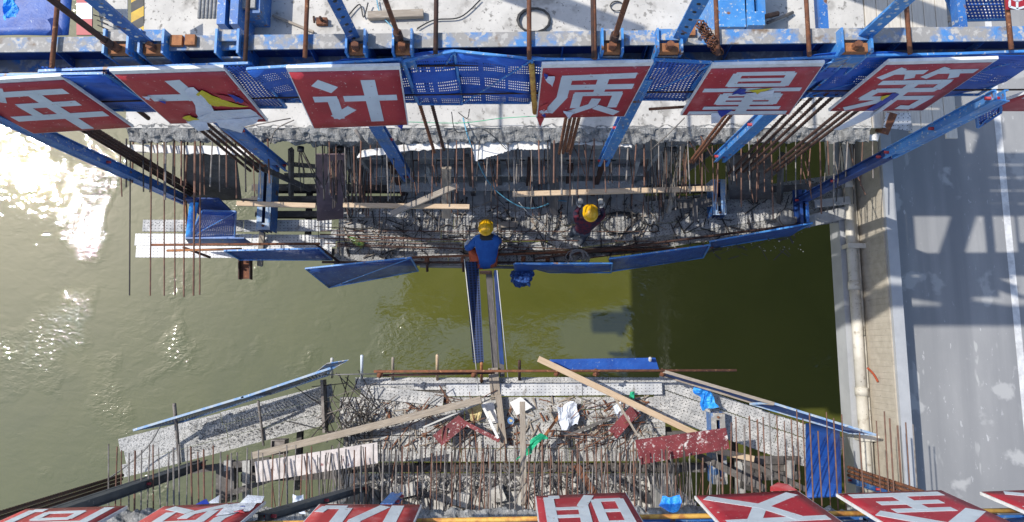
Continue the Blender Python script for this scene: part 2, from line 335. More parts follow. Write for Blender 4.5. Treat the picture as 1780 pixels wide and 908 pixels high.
for i in range(64):
    y0 = -2.7+i*.115
    MB().add(*g_box((XR-.225-R.uniform(0, .003), y0, .012), (XR-.202, y0+.113, .93))).build('board_mark', 'beige_concrete', br)
for y0, y1 in ((-25, -2.71), (4.67, 40)): ybox('outer_face', XR-.225, XR-.202, .012, .93, 'beige_concrete', br, y0, y1)
ybox('flange', XR-.6, XR-.203, -.4, .01, 'parapet_concrete', br)
ybox('girder_side', XR+.9, XR+14, -3.2, ZR-.9, 'grey_concrete', br)
ybox('deck_slab', XR-.197, XR+16, ZR-.85, ZR-.02, 'parapet_concrete', br)
pp = thing('drain_pipe', (XR-.46, 3, .01), 'thick cream drain pipe with collars along the finished bridge edge', 'pipe')
px_ = XR-.43; PZ = .12
for i in range(12):
    y0 = -9+i*2.05
    tube('pipe_length', [(px_, y0, PZ), (px_, y0+2.03, PZ)], .1, 'pipe_paint', pp, 12)
    tube('collar', [(px_, y0-.06, PZ), (px_, y0+.1, PZ)], .118, 'pipe_paint', pp, 12)
p2 = thing('conduit_pipe', (XR-.29, 3, .01), 'thin cream conduit pipe beside the thicker drain pipe', 'pipe')
for i in range(8):
    y0 = -9+i*3.1; tube('pipe_length', [(XR-.29, y0, .06), (XR-.29, y0+3.08, .06)], .042, 'pipe_paint', p2, 8)
for i, (v, lab) in enumerate(((428, 'cream pipe bracket across both pipes below the upper platform end'), (762, 'cream pipe bracket behind the right rebar of the lower girder'))):
    y = W(1480, v, .2).y
    b_ = thing('pipe_bracket', (px_+.1, y, ZR-.5), lab, 'bracket')
    MB().add(*g_box((px_-.15, y-.05, .235), (px_+.24, y+.05, .275))).build('strap', 'pipe_paint', b_)
    MB().add(*g_box((px_-.15, y-.04, .011), (px_-.125, y+.04, .234))).build('foot', 'pipe_paint', b_)
    MB().add(*g_box((px_+.222, y-.04, .011), (px_+.239, y+.04, .234))).build('foot', 'pipe_paint', b_)
tube('marker_rag', catmull([W(1508, 640, .45), W(1518, 650, .42), W(1526, 664, .4)], 4), .022, 'trousers_orange', label='small red rag tied on the beige bridge face', cat='rag')

# ---------------------------------------------------------------- girders
DZ = 2.6
YU = W(860, 243, DZ).y       # end of the upper deck
YL = -2.45                   # end of the lower deck
XL_, XR_ = -6.4, 5.95
WEBL, WEBR = -2.98, 2.8
def girder(name, y0, y1, label):
    g = thing(name, (0, (y0+y1)/2, -.3), label, 'bridge girder')
    s = 1 if y1 > y0 else -1
    def ex(nm, prof, m, yo=0):
        n = len(prof); vs = [(a, y, b) for y in (y0+yo*s, y1) for a, b in prof]
        fs = [(i, (i+1) % n, n+(i+1) % n, n+i) for i in range(n)] + [tuple(range(n))[::-1], tuple(range(n, 2*n))]
        return mk(nm, vs, fs, m, g)
    wl, wr = WEBL, WEBR
    ex('top_slab', [(XL_, DZ), (XL_, DZ-.2), (wl-.9, DZ-.36), (wl-.25, DZ-.7), (wl+.25, DZ-.7), (wl+.95, DZ-.3), (wr-.95, DZ-.3), (wr-.25, DZ-.7), (wr+.25, DZ-.7), (wr+.9, DZ-.36), (XR_, DZ-.2), (XR_, DZ)], 'deck_concrete', .2)
    for x in (wl, wr): ex('web', [(x-.22, DZ-.703), (x-.22, .303), (x+.22, .303), (x+.22, DZ-.703)], 'grey_concrete', .02)
    ex('bottom_slab', [(wl-.26, .3), (wl-.26, -.02), (wr+.26, -.02), (wr+.26, .3)], 'grey_concrete' if s > 0 else 'deck_concrete', -.12)
    # scarified end face of the top slab, a broken strip
    n = 400; KK = 11; vs = []; fs = []
    for i in range(n+1):
        x = XL_+.02+(XR_-XL_-.04)*i/n
        d = min(abs(x-wl), abs(x-wr)); th = .2 + max(0, .5*(1-d/.95))
        for k in range(KK):
            t = k/(KK-1)
            if t < .5: yy, zz = .24*(1-t*2), DZ+.006-.1*(t*2)**1.5
            else: yy, zz = .22*max(0, t*2-1.6)/.4, DZ-.094-(th-.094)*(t*2-1)
            q = V((x*7, yy*7, zz*7+y0)); w = mnoise.fractal(q, 1, 2, 4)
            am = .07 if 0 < k < KK-1 else (.05 if k == 0 else 0)
            vs.append((x+.02*mnoise.noise(q*2), y0+s*(yy-am*w), zz+(0 if k in (0, KK-1) else min(.05*w, DZ-zz-.004))))
    for i in range(n):
        for k in range(KK-1):
            a = i*KK+k; q = (a, a+1, a+KK+1, a+KK); fs.append(q if s > 0 else q[::-1])
    mk('scarified_edge', vs, fs, 'rough_concrete', g)
    return g
gu = girder('bridge_girder', YU, 16, 'upper concrete box girder end with pale deck and protruding rebar')
gl = girder('bridge_girder', YL, -14, 'lower concrete box girder end mostly hidden below the lower row of signs')

def rmat(): return R.choice(['rebar_rust', 'rebar_rust', 'rebar_grey', 'rebar_dark'])
yd = YU+.22
dm = MB().add(*g_box((WEBL+.225, yd, .31), (WEBR-.225, yd+.3, DZ-.31))).build('diaphragm', 'form_grey', gu)
MB().add(*g_box((WEBL+.226, yd-.16, 1.2), (WEBR-.226, yd-.003, 1.3))).build('ledge', 'grey_concrete', gu)
for i in range(11):
    x = WEBL+.7+i*.42+R.uniform(-.05, .05); tube('duct_mouth', [(x, yd-.05, .75), (x, yd+.01, .75)], .055, 'steel_dark', gu, 10)
# upper top slab bars
longs = [226, 263, 285, 303, 320, 338, 348]
for u in longs:
    a = W(u, 250, 2.45); b = W(u+R.uniform(-2, 2), R.uniform(512, 517), 2.4); rod('rebar', V((a.x, YU+.05, 2.45)), b, .011, 'rebar_rust' if u != 226 else 'rebar_dark', gu)
u = 208.0
while u < 1522:
    if not 478 < u < 540:
        z = R.choice([2.5, 2.36])
        a = W(u, 245, z); tip = R.uniform(318, 352) if u < 900 else R.uniform(305, 350)
        if u > 1230: tip = R.choice([R.uniform(300, 330), R.uniform(330, 385)])
        b = W(u+R.gauss(0, 2.5), tip, z+R.uniform(-.08, .03))
        rod('rebar', V((a.x, YU+.05, z)), b, .0105, rmat(), gu)
    u += R.uniform(11, 17)
for i in range(62):    # second layer, shorter and less straight
    u = R.uniform(560, 1480); z = R.uniform(1.2, 2.2); a = W(u, 262, z); l = R.uniform(.35, .95)
    p0 = V((a.x, YU+.2, z)); p2 = V((a.x+R.gauss(0, .09), YU-l, z+R.gauss(-.05, .12)))
    tube('rebar', catmull([p0, (p0+p2)/2+V((R.gauss(0, .02), 0, R.gauss(0, .04))), p2], 3), .009, R.choice(['rebar_rust', 'rebar_rust', 'rebar_grey', 'rebar_dark']), gu, 5)
# web bars
for x0 in (WEBL, WEBR):
    for side in (-.15, .15):
        for k in range(15):
            z = .25+k*.145
            p = V((x0+side, YU+.05, z)); q = V((x0+side+R.gauss(0, .05), YU-R.uniform(.55, 1.0), z-R.uniform(0, .15)))
            rod('rebar', p, q, .009, R.choice(['rebar_dark', 'rebar_dark', 'rebar_grey', 'rebar_rust']), gu)
for (z, y, x0, x1, m) in ((.95, YU-.12, -2.6, 2.5, 'form_grey'), (.5, YU-.3, -2.4, .4, 'form_grey'), (.55, YU-.28, .7, 2.6, 'form_grey'), (1.55, YU+.05, -1.9, 1.2, 'form_grey')):
    extr('stop_end_board', rect(.16, .05), (x0, y, z), (x1, y+.02, z+.02), m, gu)
for i in range(8):
    x = -2.1+i*.62+R.uniform(-.1, .1); extr('stop_end_post', rect(.09, .07), (x, YU-.33, .05), (x+R.gauss(0, .04), YU-.05, R.uniform(1.2, 2.0)), R.choice(['form_grey', 'form_dark', 'rust_dark']), gu)
# bottom slab bars
x = WEBL+.35
while x < WEBR-.3:
    rod('rebar', (x, YU-.05, .14), (x+R.gauss(0, .03), YU-R.uniform(.7, 1.25), .12), .009, R.choice(['rebar_dark', 'rebar_grey', 'rebar_rust']), gu)
    x += R.uniform(.12, .2)
# strand bundles from ducts
for (u0, v0, us) in ((523, 250, 540), (592, 247, 585), (1170, 252, 1180)):
    c0 = W(u0, v0, 2.2)
    c0 = V((c0.x, YU-.02, 2.2))
    tube('duct_mouth', [c0+V((0, .02, 0)), c0+V((0, -.06, 0))], .06, 'steel_dark', gu, 10)
    for k in range(8):
        e = W(us+R.uniform(-22, 22), R.uniform(300, 340), 1.9)
        tube('strand', catmull([c0+V((R.uniform(-.04, .04), 0, R.uniform(-.04, .04))), (c0+e)/2+V((R.uniform(-.03, .03), 0, .05)), e], 4), .008, 'rebar_dark', gu, 5)
# bent thin bars poking from the deck edge
for (a, b, c) in (((375, 232, 2.5), (462, 214, 3.0), (505, 206, 2.9)), ((1195, 242, 2.4), (1212, 268, 2.5), (1232, 300, 2.3)), ((1215, 232, 2.5), (1228, 255, 2.6), (1245, 285, 2.3)), ((1130, 262, 2.3), (1160, 235, 2.8), (1190, 205, 3.1)), ((470, 250, 2.5), (480, 225, 2.9), (511, 209, 3.1)), ((1195, 260, 2.3), (1190, 300, 2.2), (1180, 345, 2.0))):
    tube('rebar', catmull([W(*a), W(*b), W(*c)], 5), .01, R.choice(['rebar_rust', 'rebar_grey']), gu, 5)
# lower girder bars
u = 190.0
while u < 1612:
    z = R.choice([2.45, 2.32])
    if u < 700: tip = R.uniform(772, 792)
    elif u < 1120: tip = R.uniform(762, 812)
    elif u < 1260: tip = R.uniform(770, 830)
    else: tip = R.choice([R.uniform(712, 735), R.uniform(722, 760)])
    if u > 1475 and R.random() < .35: u += 9; continue
    lean = (u-890)*.012 if u > 1300 else R.gauss(0, 2)
    b = W(u-lean, tip, z); a = V((W(u, 868, z).x, YL-.05, z))
    if u < 480 and u > 260 and False: pass
    rod('rebar', a, b, .0105, R.choice(['rebar_grey', 'rebar_grey', 'rebar_rust']) if u < 700 else R.choice(['rebar_rust', 'rebar_rust', 'rebar_grey']), gl)
    u += R.uniform(9, 15)
for i in range(66):
    u = R.uniform(480, 1250); z = R.uniform(1.0, 2.3); l = R.uniform(.3, .9); a = W(u, 850, z)
    p0 = V((a.x, YL-.25, z)); p2 = V((a.x+R.gauss(0, .1), YL+l, z+R.gauss(0, .15)))
    tube('rebar', catmull([p0, (p0+p2)/2+V((R.gauss(0, .03), 0, R.gauss(0, .05))), p2], 3), .009, R.choice(['rebar_rust', 'rebar_grey', 'rebar_dark', 'rebar_dark']), gl, 5)
for x0 in (WEBL, WEBR):
    for side in (-.15, .15):
        for k in range(13):
            z = .2+k*.15; p = V((x0+side, YL-.05, z)); q = V((x0+side+R.gauss(0, .05), YL+R.uniform(.4, .85), z+R.uniform(-.1, .1)))
            rod('rebar', p, q, .009, R.choice(['rebar_dark', 'rebar_grey', 'rebar_grey']), gl)
x = WEBL+.35
while x < WEBR-.2:
    z = R.choice([.12, .22])
    rod('rebar', (x, YL+.08, z), (x+R.gauss(0, .04), YL+R.uniform(.6, 1.1), z+R.uniform(-.05, .2)), .009, R.choice(['rebar_dark', 'rebar_grey', 'rebar_rust', 'rebar_rust']), gl)
    x += R.uniform(.07, .12)

# ---------------------------------------------------------------- work platforms of perforated planks
def deck_rows(par, p0, p1, rows, back, m, w=.245, zo=0, jit=.12, Lp=2.4):
    d = (p1-p0).normalized(); Ln = (p1-p0).length; nb = V((-d.y, d.x, 0))*(1 if back > 0 else -1)
    for r in range(rows):
        s = R.uniform(-jit, jit)
        while s < Ln-.05:
            e = min(s+Lp*R.uniform(.8, 1.15), Ln+R.uniform(-jit, jit))
            if e-s < .3: break
            o = nb*(w*(r+.5)+R.uniform(-.004, .004)); zz = V((0, 0, zo-.025+R.uniform(-.006, .006)))
            mm = m if isinstance(m, str) else R.choice(m)
            a, b = p0+d*s+o+zz, p0+d*(e-.012)+o+zz
            k = R.uniform(-.008, .008)
            extr('plank', [(-w/2+.008, -.025), (-w/2+.012, -.025), (-w/2+.012, .018), (w/2-.012, .018), (w/2-.012, -.025), (w/2-.008, -.025), (w/2-.004, .025), (-w/2+.004, .025)], a, b+nb*k, mm, par)
            s = e
up = thing('work_platform', (0, 2, -.3), 'upper grey perforated steel work platform under the upper girder end', 'platform')
deck_rows(up, W(233, 448, 0), W(580, 450, 0), 2, 1, 'plank_clean', jit=.04)
deck_rows(up, W(248, 403, 0), W(580, 403, 0), 1, 1, ['plank_clean', 'plank_dusty'], jit=.04, zo=.012)
deck_rows(up, W(580, 462, 0), W(960, 462, 0), 5, 1, ['plank_dusty', 'plank_dusty', 'plank_crusted', 'plank_clean'])
deck_rows(up, W(955, 460, 0), W(1478, 384, 0), 4, 1, ['plank_crusted', 'plank_dusty', 'plank_crusted'], zo=-.015)
lp = thing('work_platform', (0, -1, -.3), 'lower perforated steel work platform littered with debris and wood', 'platform')
deck_rows(lp, W(628, 656, 0), W(1152, 656, 0), 1, -1, ['plank_dusty'])
deck_rows(lp, W(628, 668, .05), W(775, 684, .05), 1, -1, ['plank_dusty'], zo=.06, jit=.02)
deck_rows(lp, W(775, 667, .05), W(1150, 664, .05), 1, -1, 'plank_clean', zo=.055, jit=.02)
deck_rows(lp, W(600, 690, 0), W(1160, 690, 0), 5, -1, ['plank_dusty', 'plank_dusty', 'plank_gravel'], zo=-.006)
deck_rows(lp, W(208, 762, 0), W(572, 668, 0), 3, -1, ['plank_gravel'], zo=-.02, w=.25, jit=.06)
deck_rows(lp, W(1152, 652, 0), W(1470, 762, 0), 3, -1, ['plank_dusty'], zo=-.012, w=.26, jit=.06)
# carriers below the platforms
for (par, y, xa, xb) in ((up, 1.98, -4.6, 1.0), (up, 2.75, -5.2, 5.0), (lp, -.8, -2.3, 2.3), (lp, -1.62, -3.6, 4.2)):
    extr('support_beam', ibeam(.12, .22), (xa, y, -.17), (xb, y, -.17), 'form_dark', par)
for x in (-4.2, -3.1, -1.8, -.5, .8, 2.0, 3.1, 4.4):
    extr('cross_bearer', ibeam(.1, .14), (x, 1.9 if x < 1 else 2.4, -.36), (x, 3.4, -.36), 'form_dark', up)
    extr('cross_bearer', ibeam(.1, .14), (x, -.65 if abs(x) < 2.2 else -1.5, -.36), (x, -2.7, -.36), 'form_dark', lp)
for y in (3.05, 3.3): extr('support_beam', ibeam(.14, .26), (-5.3, y, -.2), (5.5, y, -.2), 'form_dark', up)
for y in (-2.25,): extr('support_beam', ibeam(.14, .26), (-5.3, y, -.2), (5.5, y, -.2), 'form_dark', lp)
# crusted bottom form between platform and upper bottom slab
n = 60; vs = []; fs = []
ya, yb = 2.62, YU-.0
for j in range(9):
    for i in range(n+1):
        x = -2.2+4.9*i/n; y = ya+(yb-ya)*j/8
        vs.append((x, y, -.015+.05*mnoise.noise(V((x*4, y*4, 1)))+.035*mnoise.noise(V((x*11, y*11, 4)))))
for j in range(8):
    for i in range(n): a = j*(n+1)+i; fs.append((a, a+1, a+n+2, a+n+1))
mk('spilled_concrete', vs, fs, 'grey_concrete', up, smooth=True)

def rocks(name, area, count, size, m, z0, seed, **k):
    rr = random.Random(seed); b = MB()
    for _ in range(count):
        s, t = rr.random(), rr.random()
        a = area[0].lerp(area[1], s); c = area[3].lerp(area[2], s); p = a.lerp(c, t)
        r = size*rr.uniform(.3, 1)**1.5
        q = Quaternion(V((rr.gauss(0, 1), rr.gauss(0, 1), rr.gauss(0, 1))).normalized(), rr.uniform(0, 6))
        vs = [p + V((0, 0, z0+r*.3)) + q @ V((x*r*rr.uniform(.6, 1.2), y*r*rr.uniform(.6, 1.2), z*r*rr.uniform(.4, .9))) for x, y, z in ((1, 0, 0), (-1, 0, 0), (0, 1, 0), (0, -1, 0), (0, 0, 1), (0, 0, -1))]
        b.add(vs, [(0, 2, 4), (2, 1, 4), (1, 3, 4), (3, 0, 4), (2, 0, 5), (1, 2, 5), (3, 1, 5), (0, 3, 5)])
    return b.build(name, m, kind='stuff', **k)
def gq(u0, v0, u1, v1, z=0): return [W(u0, v1, z), W(u1, v1, z), W(u1, v0, z), W(u0, v0, z)]
rocks('rubble', [V((-2.6, YL-.12, .3)), V((2.5, YL-.12, .3)), V((2.5, YL+.12, .3)), V((-2.6, YL+.12, .3))], 750, .065, 'pale_rubble', 0, 3, label='broken concrete rubble heaped on the lower bottom slab', cat='rubble')
rocks('concrete_chips', gq(640, 345, 1400, 440), 900, .022, 'pale_rubble', .0, 4, label='small concrete chips strewn over the upper platform', cat='debris')
rocks('gravel_litter', [W(330, 790, 0), W(560, 740, 0), W(560, 676, 0), W(330, 735, 0)], 1500, .017, 'form_dark', .0, 5, label='dark gravel litter on the left wing of the lower platform', cat='debris')
rocks('wood_litter', gq(600, 690, 1150, 780), 700, .024, 'wood_grey', .0, 6, label='splinters and chips scattered over the lower platform centre', cat='debris')
def sticks(name, area, count, m, seed, lmax, **k):
    rr = random.Random(seed); b = MB()
    for _ in range(count):
        s_, t = rr.random(), rr.random(); p = area[0].lerp(area[1], s_).lerp(area[3].lerp(area[2], s_), t); a = rr.uniform(0, 3.14); l = rr.uniform(.05, lmax)
        d = V((math.cos(a), math.sin(a), rr.uniform(-.15, .35)))*l; w = rr.uniform(.008, .03); p = p+V((0, 0, .03))
        b.add(*g_extr(rect(w, rr.uniform(.006, .018)), p-d/2, p+d/2))
    return b.build(name, m, kind='stuff', **k)
sticks('splinters', gq(620, 692, 1140, 782), 200, 'wood_grey', 61, .34, label='grey wood splinters strewn over the lower platform', cat='debris')
sticks('splinters', gq(640, 695, 1120, 775), 110, 'rust', 62, .3, label='rusty brown scraps strewn over the lower platform', cat='debris')
sticks('splinters', gq(600, 350, 1180, 445), 220, 'wood_grey', 63, .3, label='grey wood splinters strewn over the upper platform', cat='debris')
sticks('wire_scraps', gq(600, 345, 1380, 450), 260, 'rebar_dark', 64, .4, label='dark wire scraps strewn over the upper platform', cat='debris')
sticks('splinters', [V((-2.7, YL-.3, .34)), V((2.6, YL-.3, .34)), V((2.6, YL+.3, .3)), V((-2.7, YL+.3, .3))], 260, 'wood_dark', 65, .4, label='dark sticks mixed into the lower rubble', cat='debris')
rocks('concrete_lumps', gq(1090, 725, 1140, 770), 60, .07, 'grey_concrete', .0, 8, label='loose grey concrete lumps left of the big red plywood', cat='debris')

for (u, v, w, h, rz, lab) in ((705, 852, .5, .16, .2, 'left of the upright pale timber'), (800, 866, .34, .12, -.1, 'below the middle of the lower rebar'), (865, 858, .3, .2, .4, 'right beside the upright pale timber'), (1010, 868, .3, .14, .1, 'behind the brown leaning channel')):
    p = W(u, v, .3); q = Quaternion((0, 0, 1), rz); vs, fs = g_box((-w/2, -.12, 0), (w/2, .12, h))
    mk('concrete_block', [p+q @ (V(x)+V((R.uniform(-.03, .03), R.uniform(-.03, .03), R.uniform(-.02, .02)*(x[2] > 0)))) for x in vs], fs, 'deck_concrete', label='pale concrete block '+lab, cat='block')
# foam / plywood stop-end strips under the deck edge
def ragged(name, pts_top, pts_bot, z, m, label, cat='foam strip', t=.03):
    n = 26; vs = []
    def at(P, s):
        s *= len(P)-1; i = min(int(s), len(P)-2); f = s-i; return P[i][0]*(1-f)+P[i+1][0]*f, P[i][1]*(1-f)+P[i+1][1]*f
    for zz in (z, z-t):
        for i in range(n+1):
            s = i/n; a = at(pts_top, s); b = at(pts_bot, s)
            vs.append(W(a[0], a[1]+R.uniform(-1, 1), zz)); vs.append(W(b[0], b[1]+R.uniform(-1.6, 1.6), zz-.03))
    k = 2*(n+1); fs = []
    for i in range(n):
        a = 2*i; fs += [(a, a+1, a+3, a+2), (k+a, k+a+2, k+a+3, k+a+1), (a+1, k+a+1, k+a+3, a+3), (a, a+2, k+a+2, k+a)]
    fs += [(0, k, k+1, 1), (2*n, 2*n+1, k+2*n+1, k+2*n)]
    return mk(name, vs, fs, m, label=label, cat=cat)
ragged('foam_strip', [(196, 251), (452, 256)], [(205, 264), (452, 270)], 2.43, 'foam_board', 'white stop-end strip along the left flange of the upper deck')
ragged('foam_strip', [(628, 262), (700, 252), (822, 244)], [(621, 274), (720, 262), (822, 256)], 2.43, 'foam_board', 'white broken strip under the deck edge left of centre')
ragged('foam_strip', [(820, 252), (896, 235)], [(826, 280), (900, 258)], 2.43, 'foam_board', 'wide tilted white strip under the deck edge, ragged lower rim')
ragged('foam_strip', [(898, 240), (958, 238)], [(902, 260), (956, 259)], 2.43, 'foam_board', 'short square white strip below the centre of the upper deck edge')
ragged('foam_strip', [(985, 240), (1100, 247)], [(990, 250), (1098, 256)], 2.43, 'foam_board', 'narrow white strip right of the bundled threaded rods')
ragged('foam_strip', [(1248, 240), (1480, 238), (1530, 232)], [(1250, 243), (1480, 246), (1526, 245)], 2.43, 'foam_board', 'thin white strip along the right flange of the upper deck')

# ---------------------------------------------------------------- form travellers
ZT = 6.3
YB = W(890, 80, ZT).y
ut = thing('form_traveller', (0, 3.5, 0), 'upper blue steel form traveller with crossbeam, hangers and rusty seats', 'form traveller')
def traveller_beam(par, y, s, x0, x1, sl=0):
    e = .0
    a, b = V((x0, y, 0)), V((x1, y+sl, 0))
    for dz, w in ((ZT-.012, .17), (ZT-.5, .2)):
        extr('beam_flange', rect(w, .024), a+V((0, 0, dz)), b+V((0, 0, dz)), 'blue_worn', par)
    extr('beam_web', rect(.014, .464), a+V((0, s*.05, ZT-.256)), b+V((0, s*.05, ZT-.256)), 'blue_dark', par)  # darker blue than the stiffeners: shade of the recessed web put into its colour
    for i in range(14):
        p = a.lerp(b, (i+.5)/14)
        vs, fs = g_extr([(-.06, -.23), (.045, -.23), (.045, .23), (-.06+.06, .23)], p+V((-.006, -s*.01, ZT-.256)), p+V((.006, -s*.01, ZT-.256)))
        mk('stiffener', vs, fs, 'blue_paint', par)
traveller_beam(ut, YB, 1, -6.6, 6.8, .16)

for x in (-3.0, 2.9):   # main trusses standing on the deck behind the beam
    extr('truss_post', rect(.3, .35), (x, 7.2, DZ), (x, 7.2, 9.6), 'blue_paint', ut, up=(0, 1, 0))
    extr('truss_tie', rect(.25, .3), (x, 7.2, 9.5), (x, 3.9, 7.9), 'blue_paint', ut)
    extr('truss_chord', rect(.3, .4), (x, 6.3, DZ+.6), (x, 11.5, DZ+.6), 'blue_paint', ut)
for (z, y) in ((8.4, 3.62), (10.2, 3.55)): extr('portal_beam', rect(.32, .36), (-3.4, y, z), (3.4, y, z), 'blue_paint', ut)
for (xa, xb) in ((-3, -1), (-1, 1), (1, 3), (-1, -3), (3, 1)): extr('portal_brace', rect(.14, .14), (xa, 3.6, 8.5), (xb, 3.56, 10.1), 'blue_paint', ut)
for k in range(5): extr('walkway_plank', rect(.24, .05), (3.5, 4.55+k*.27, 6.1), (6.9, 4.55+k*.27, 6.1), 'plank_dusty', ut)
for x in (3.6, 5.2, 6.7): extr('walkway_bearer', rect(.1, .12), (x, 3.6, 6.0), (x, 6.0, 6.0), 'blue_paint', ut)
# hanger seats on the crossbeam
def seat(u, v, w, m1='blue_light', rot=0, rusty=True, par=ut):
    p = W(u, v, ZT); s = V((0, .0, 0))
    x0, x1 = p.x-w/2, p.x+w/2; y = YB+.01*p.x/6
    st = thing('hanger_seat', (p.x, y, ZT), None); st.parent = par; st.location = WL[st]-WL[par]
    for xx in (x0, x1):
        MB().add(*g_box((xx-.012, y-.13, ZT-.52), (xx+.012, y+.15, ZT+.12))).build('side_plate', m1, st)
    MB().add(*g_box((x0+.013, y+.03, ZT+.05), (x1-.013, y+.16, ZT+.075))).build('top_plate', 'blue_worn', st)
    MB().add(*g_box((x0+.013, y-.128, ZT-.3), (x1-.013, y-.11, ZT-.02))).build('front_plate', 'blue_worn', st)
    if rusty:
        MB().add(*g_box((x0+.02, y-.11, ZT+.0), (x1-.02, y-.0, ZT+.06))).build('bearing_block', 'rust_orange', st)
        tube('nut', [(p.x, y-.05, ZT+.06), (p.x, y-.05, ZT+.15)], .045, 'rust', st, 6, smooth=False)
for a in ((211, 85, .26), (272, 78, .26), (402, 78, .24, 'blue_light', 0, False), (622, 72, .2), (702, 72, .2), (1062, 68, .22), (1160, 66, .26), (1480, 62, .32)): seat(*a)
# rusty plates lying on the beam
for (u, v, w, lab) in ((308, 72, .13, 'x'), (332, 71, .11, 'x'), (1198, 54, .12, 'x')):
    p = W(u, v, ZT+.02); MB().add(*g_box((p.x-w/2, p.y-.06, ZT+.004), (p.x+w/2, p.y+.06, ZT+.05))).build('packing_plate', 'rust_orange', ut)
# vertical straps with bolt holes rising above the beam, and rods
def strap(u, v, zb, zt, w, m, par, holes=True, lean=(0, 0), face=(0, 1, 0), nm='hanger_strap'):
    p = W(u, v, zb); q = p+V((lean[0], lean[1], zt-zb))
    o = extr(nm, rect(w, .03), p, q, m, par, up=face)
    if holes:
        k = 0; x, y, z = frame(p, q, V(face))
        while k*.16 < (q-p).length-.1:
            c = p.lerp(q, (.08+k*.16)/(q-p).length)
            for sg in (1,): 
                h = tube('bolt_hole', [c-z*.018, c+z*.018], .022, 'steel_dark' if not holes == 'pale' else 'foam_board', o, 8)
            k += 1
    return o
strap(283, 100, ZT-.35, ZT+2.3, .17, 'blue_paint', ut, 'pale', face=(0, -1, 0))
strap(628, 92, ZT-.3, ZT+2.3, .13, 'blue_paint', ut, face=(.4, -1, 0))
strap(1172, 85, ZT-.2, ZT+2.3, .15, 'blue_light', ut, face=(-.2, -1, 0))
strap(1484, 80, ZT-.2, ZT+2.3, .17, 'blue_light', ut, 'pale', face=(0, -1, 0))
for (u, v, m) in ((205, 88, 'rust_dark'), (697, 75, 'rust'), (1064, 78, 'rust')):
    p = W(u, v, ZT); rod('hanger_rod', p+V((0, 0, -.05)), p+V((0, 0, 2.3)), .026, m, ut)
    tube('nut', [p+V((0, 0, .1)), p+V((0, 0, .26))], .05, 'rust_dark', ut, 6, smooth=False)
# lower hangers: blue channel pairs from the beam to the base, plus the big outer ones
def hanger(u0, v0, z0, u1, v1, z1, w, m, par, up=(0, 1, 0), d=.1): hanger_at(W(u0, v0, z0), W(u1, v1, z1), w, m, par, up, d)
def hanger_at(a, b, w, m, par, up=(0, 1, 0), d=.1):
    h = thing('hanger', a, None); h.parent = par; h.location = a-WL[par]
    x, y, z = frame(a, b, up)
    for sg in (-1, 1):
        extr('channel', channel(.05, d, .012, sg), a+y*sg*w*.25, b+y*sg*w*.25, m, h, up=up)
    for t in (.04, .5, .96):
        c = a.lerp(b, t); tube('pin', [c-y*(w*.25+.07), c+y*(w*.25+.07)], .022, 'board_red', h, 8)
    extr('batten', rect(w*.5-.004, .02), a.lerp(b, .1)-z*d*.4, b-z*d*.4, m, h, up=up)
def vz(u, v, Y):
    dx, dy = (u-890)/F, (454-v)/F; sn, c = math.sin(PITCH), math.cos(PITCH)
    t = Y/(dy*c+sn); return dx*t, H+(dy*sn-c)*t
def vhang(u, v, Y, zt, w, m, par, d=.12, zb=None):
    x, z = vz(u, v, Y); hanger_at(V((x, Y, z if zb is None else zb)), V((x, Y, zt)), w, m, par, d=d)
vhang(491, 292, 3.22, 5.8, .2, 'blue_paint', ut, .14)
vhang(711, 312, 3.22, 5.8, .19, 'blue_paint', ut, .1)
vhang(1048, 284, 3.22, 5.8, .15, 'blue_light', ut, .12)
vhang(1250, 276, 3.22, 5.8, .19, 'blue_light', ut, .14)
vhang(326, 350, 2.9, 6.0, .2, 'blue_paint', ut, .14)
x, z = vz(1545, 268, 2.9)
hanger_at(V((x, 2.9, .4)), V((x, 2.9, z-.02)), .13, 'blue_dark', ut, d=.13)
hanger_at(V((x, 2.9, z)), V((x, 2.9, 6.0)), .18, 'blue_light', ut, d=.14)
# base beams with slots
def base_beam(u, v0, v1, m, par, z=.55):
    a, b = W(u, v1, z), W(u, v0, z); a.x = b.x = (a.x+b.x)/2; dx = V((1, 0, 0))
    bb = thing('base_beam', (a.x, a.y, z-.4), None); bb.parent = par; bb.location = WL[bb]-WL[par]
    L1, L2 = a.lerp(b, .1), a.lerp(b, .9)
    for sg in (-1, 1):
        extr('side_plate', rect(.014, .38), a+dx*sg*.125+V((0, 0, -.2)), b+dx*sg*.125+V((0, 0, -.2)), 'blue_paint', bb)
        extr('top_flange', rect(.1, .016), a+dx*sg*.082, b+dx*sg*.082, m, bb)
        extr('inner_plate', rect(.01, .36), a+dx*sg*.036+V((0, 0, -.2)), b+dx*sg*.036+V((0, 0, -.2)), 'blue_dark', bb)
    for p, q in ((a, L1), (b, L2)): extr('end_plate', rect(.062, .014), p, q, m, bb)
    for k in range(2): tube('bolt', [a.lerp(b, .06+.88*k)+V((0, 0, .006)), a.lerp(b, .06+.88*k)+V((0, 0, .04))], .025, 'rust', bb, 6, smooth=False)
base_beam(460, 282, 400, 'blue_pale', ut)
base_beam(1250, 312, 374, 'blue_pale', ut, .5)
for (u, v0, v1, m) in ((1392, 330, 398, 'blue_dark'), (1402, 330, 396, 'blue_paint')):
    a, b = W(u, v1, .35), W(u-4, v0, .5); extr('side_channel', channel(.06, .3, .012, 1), a, b, m, ut)
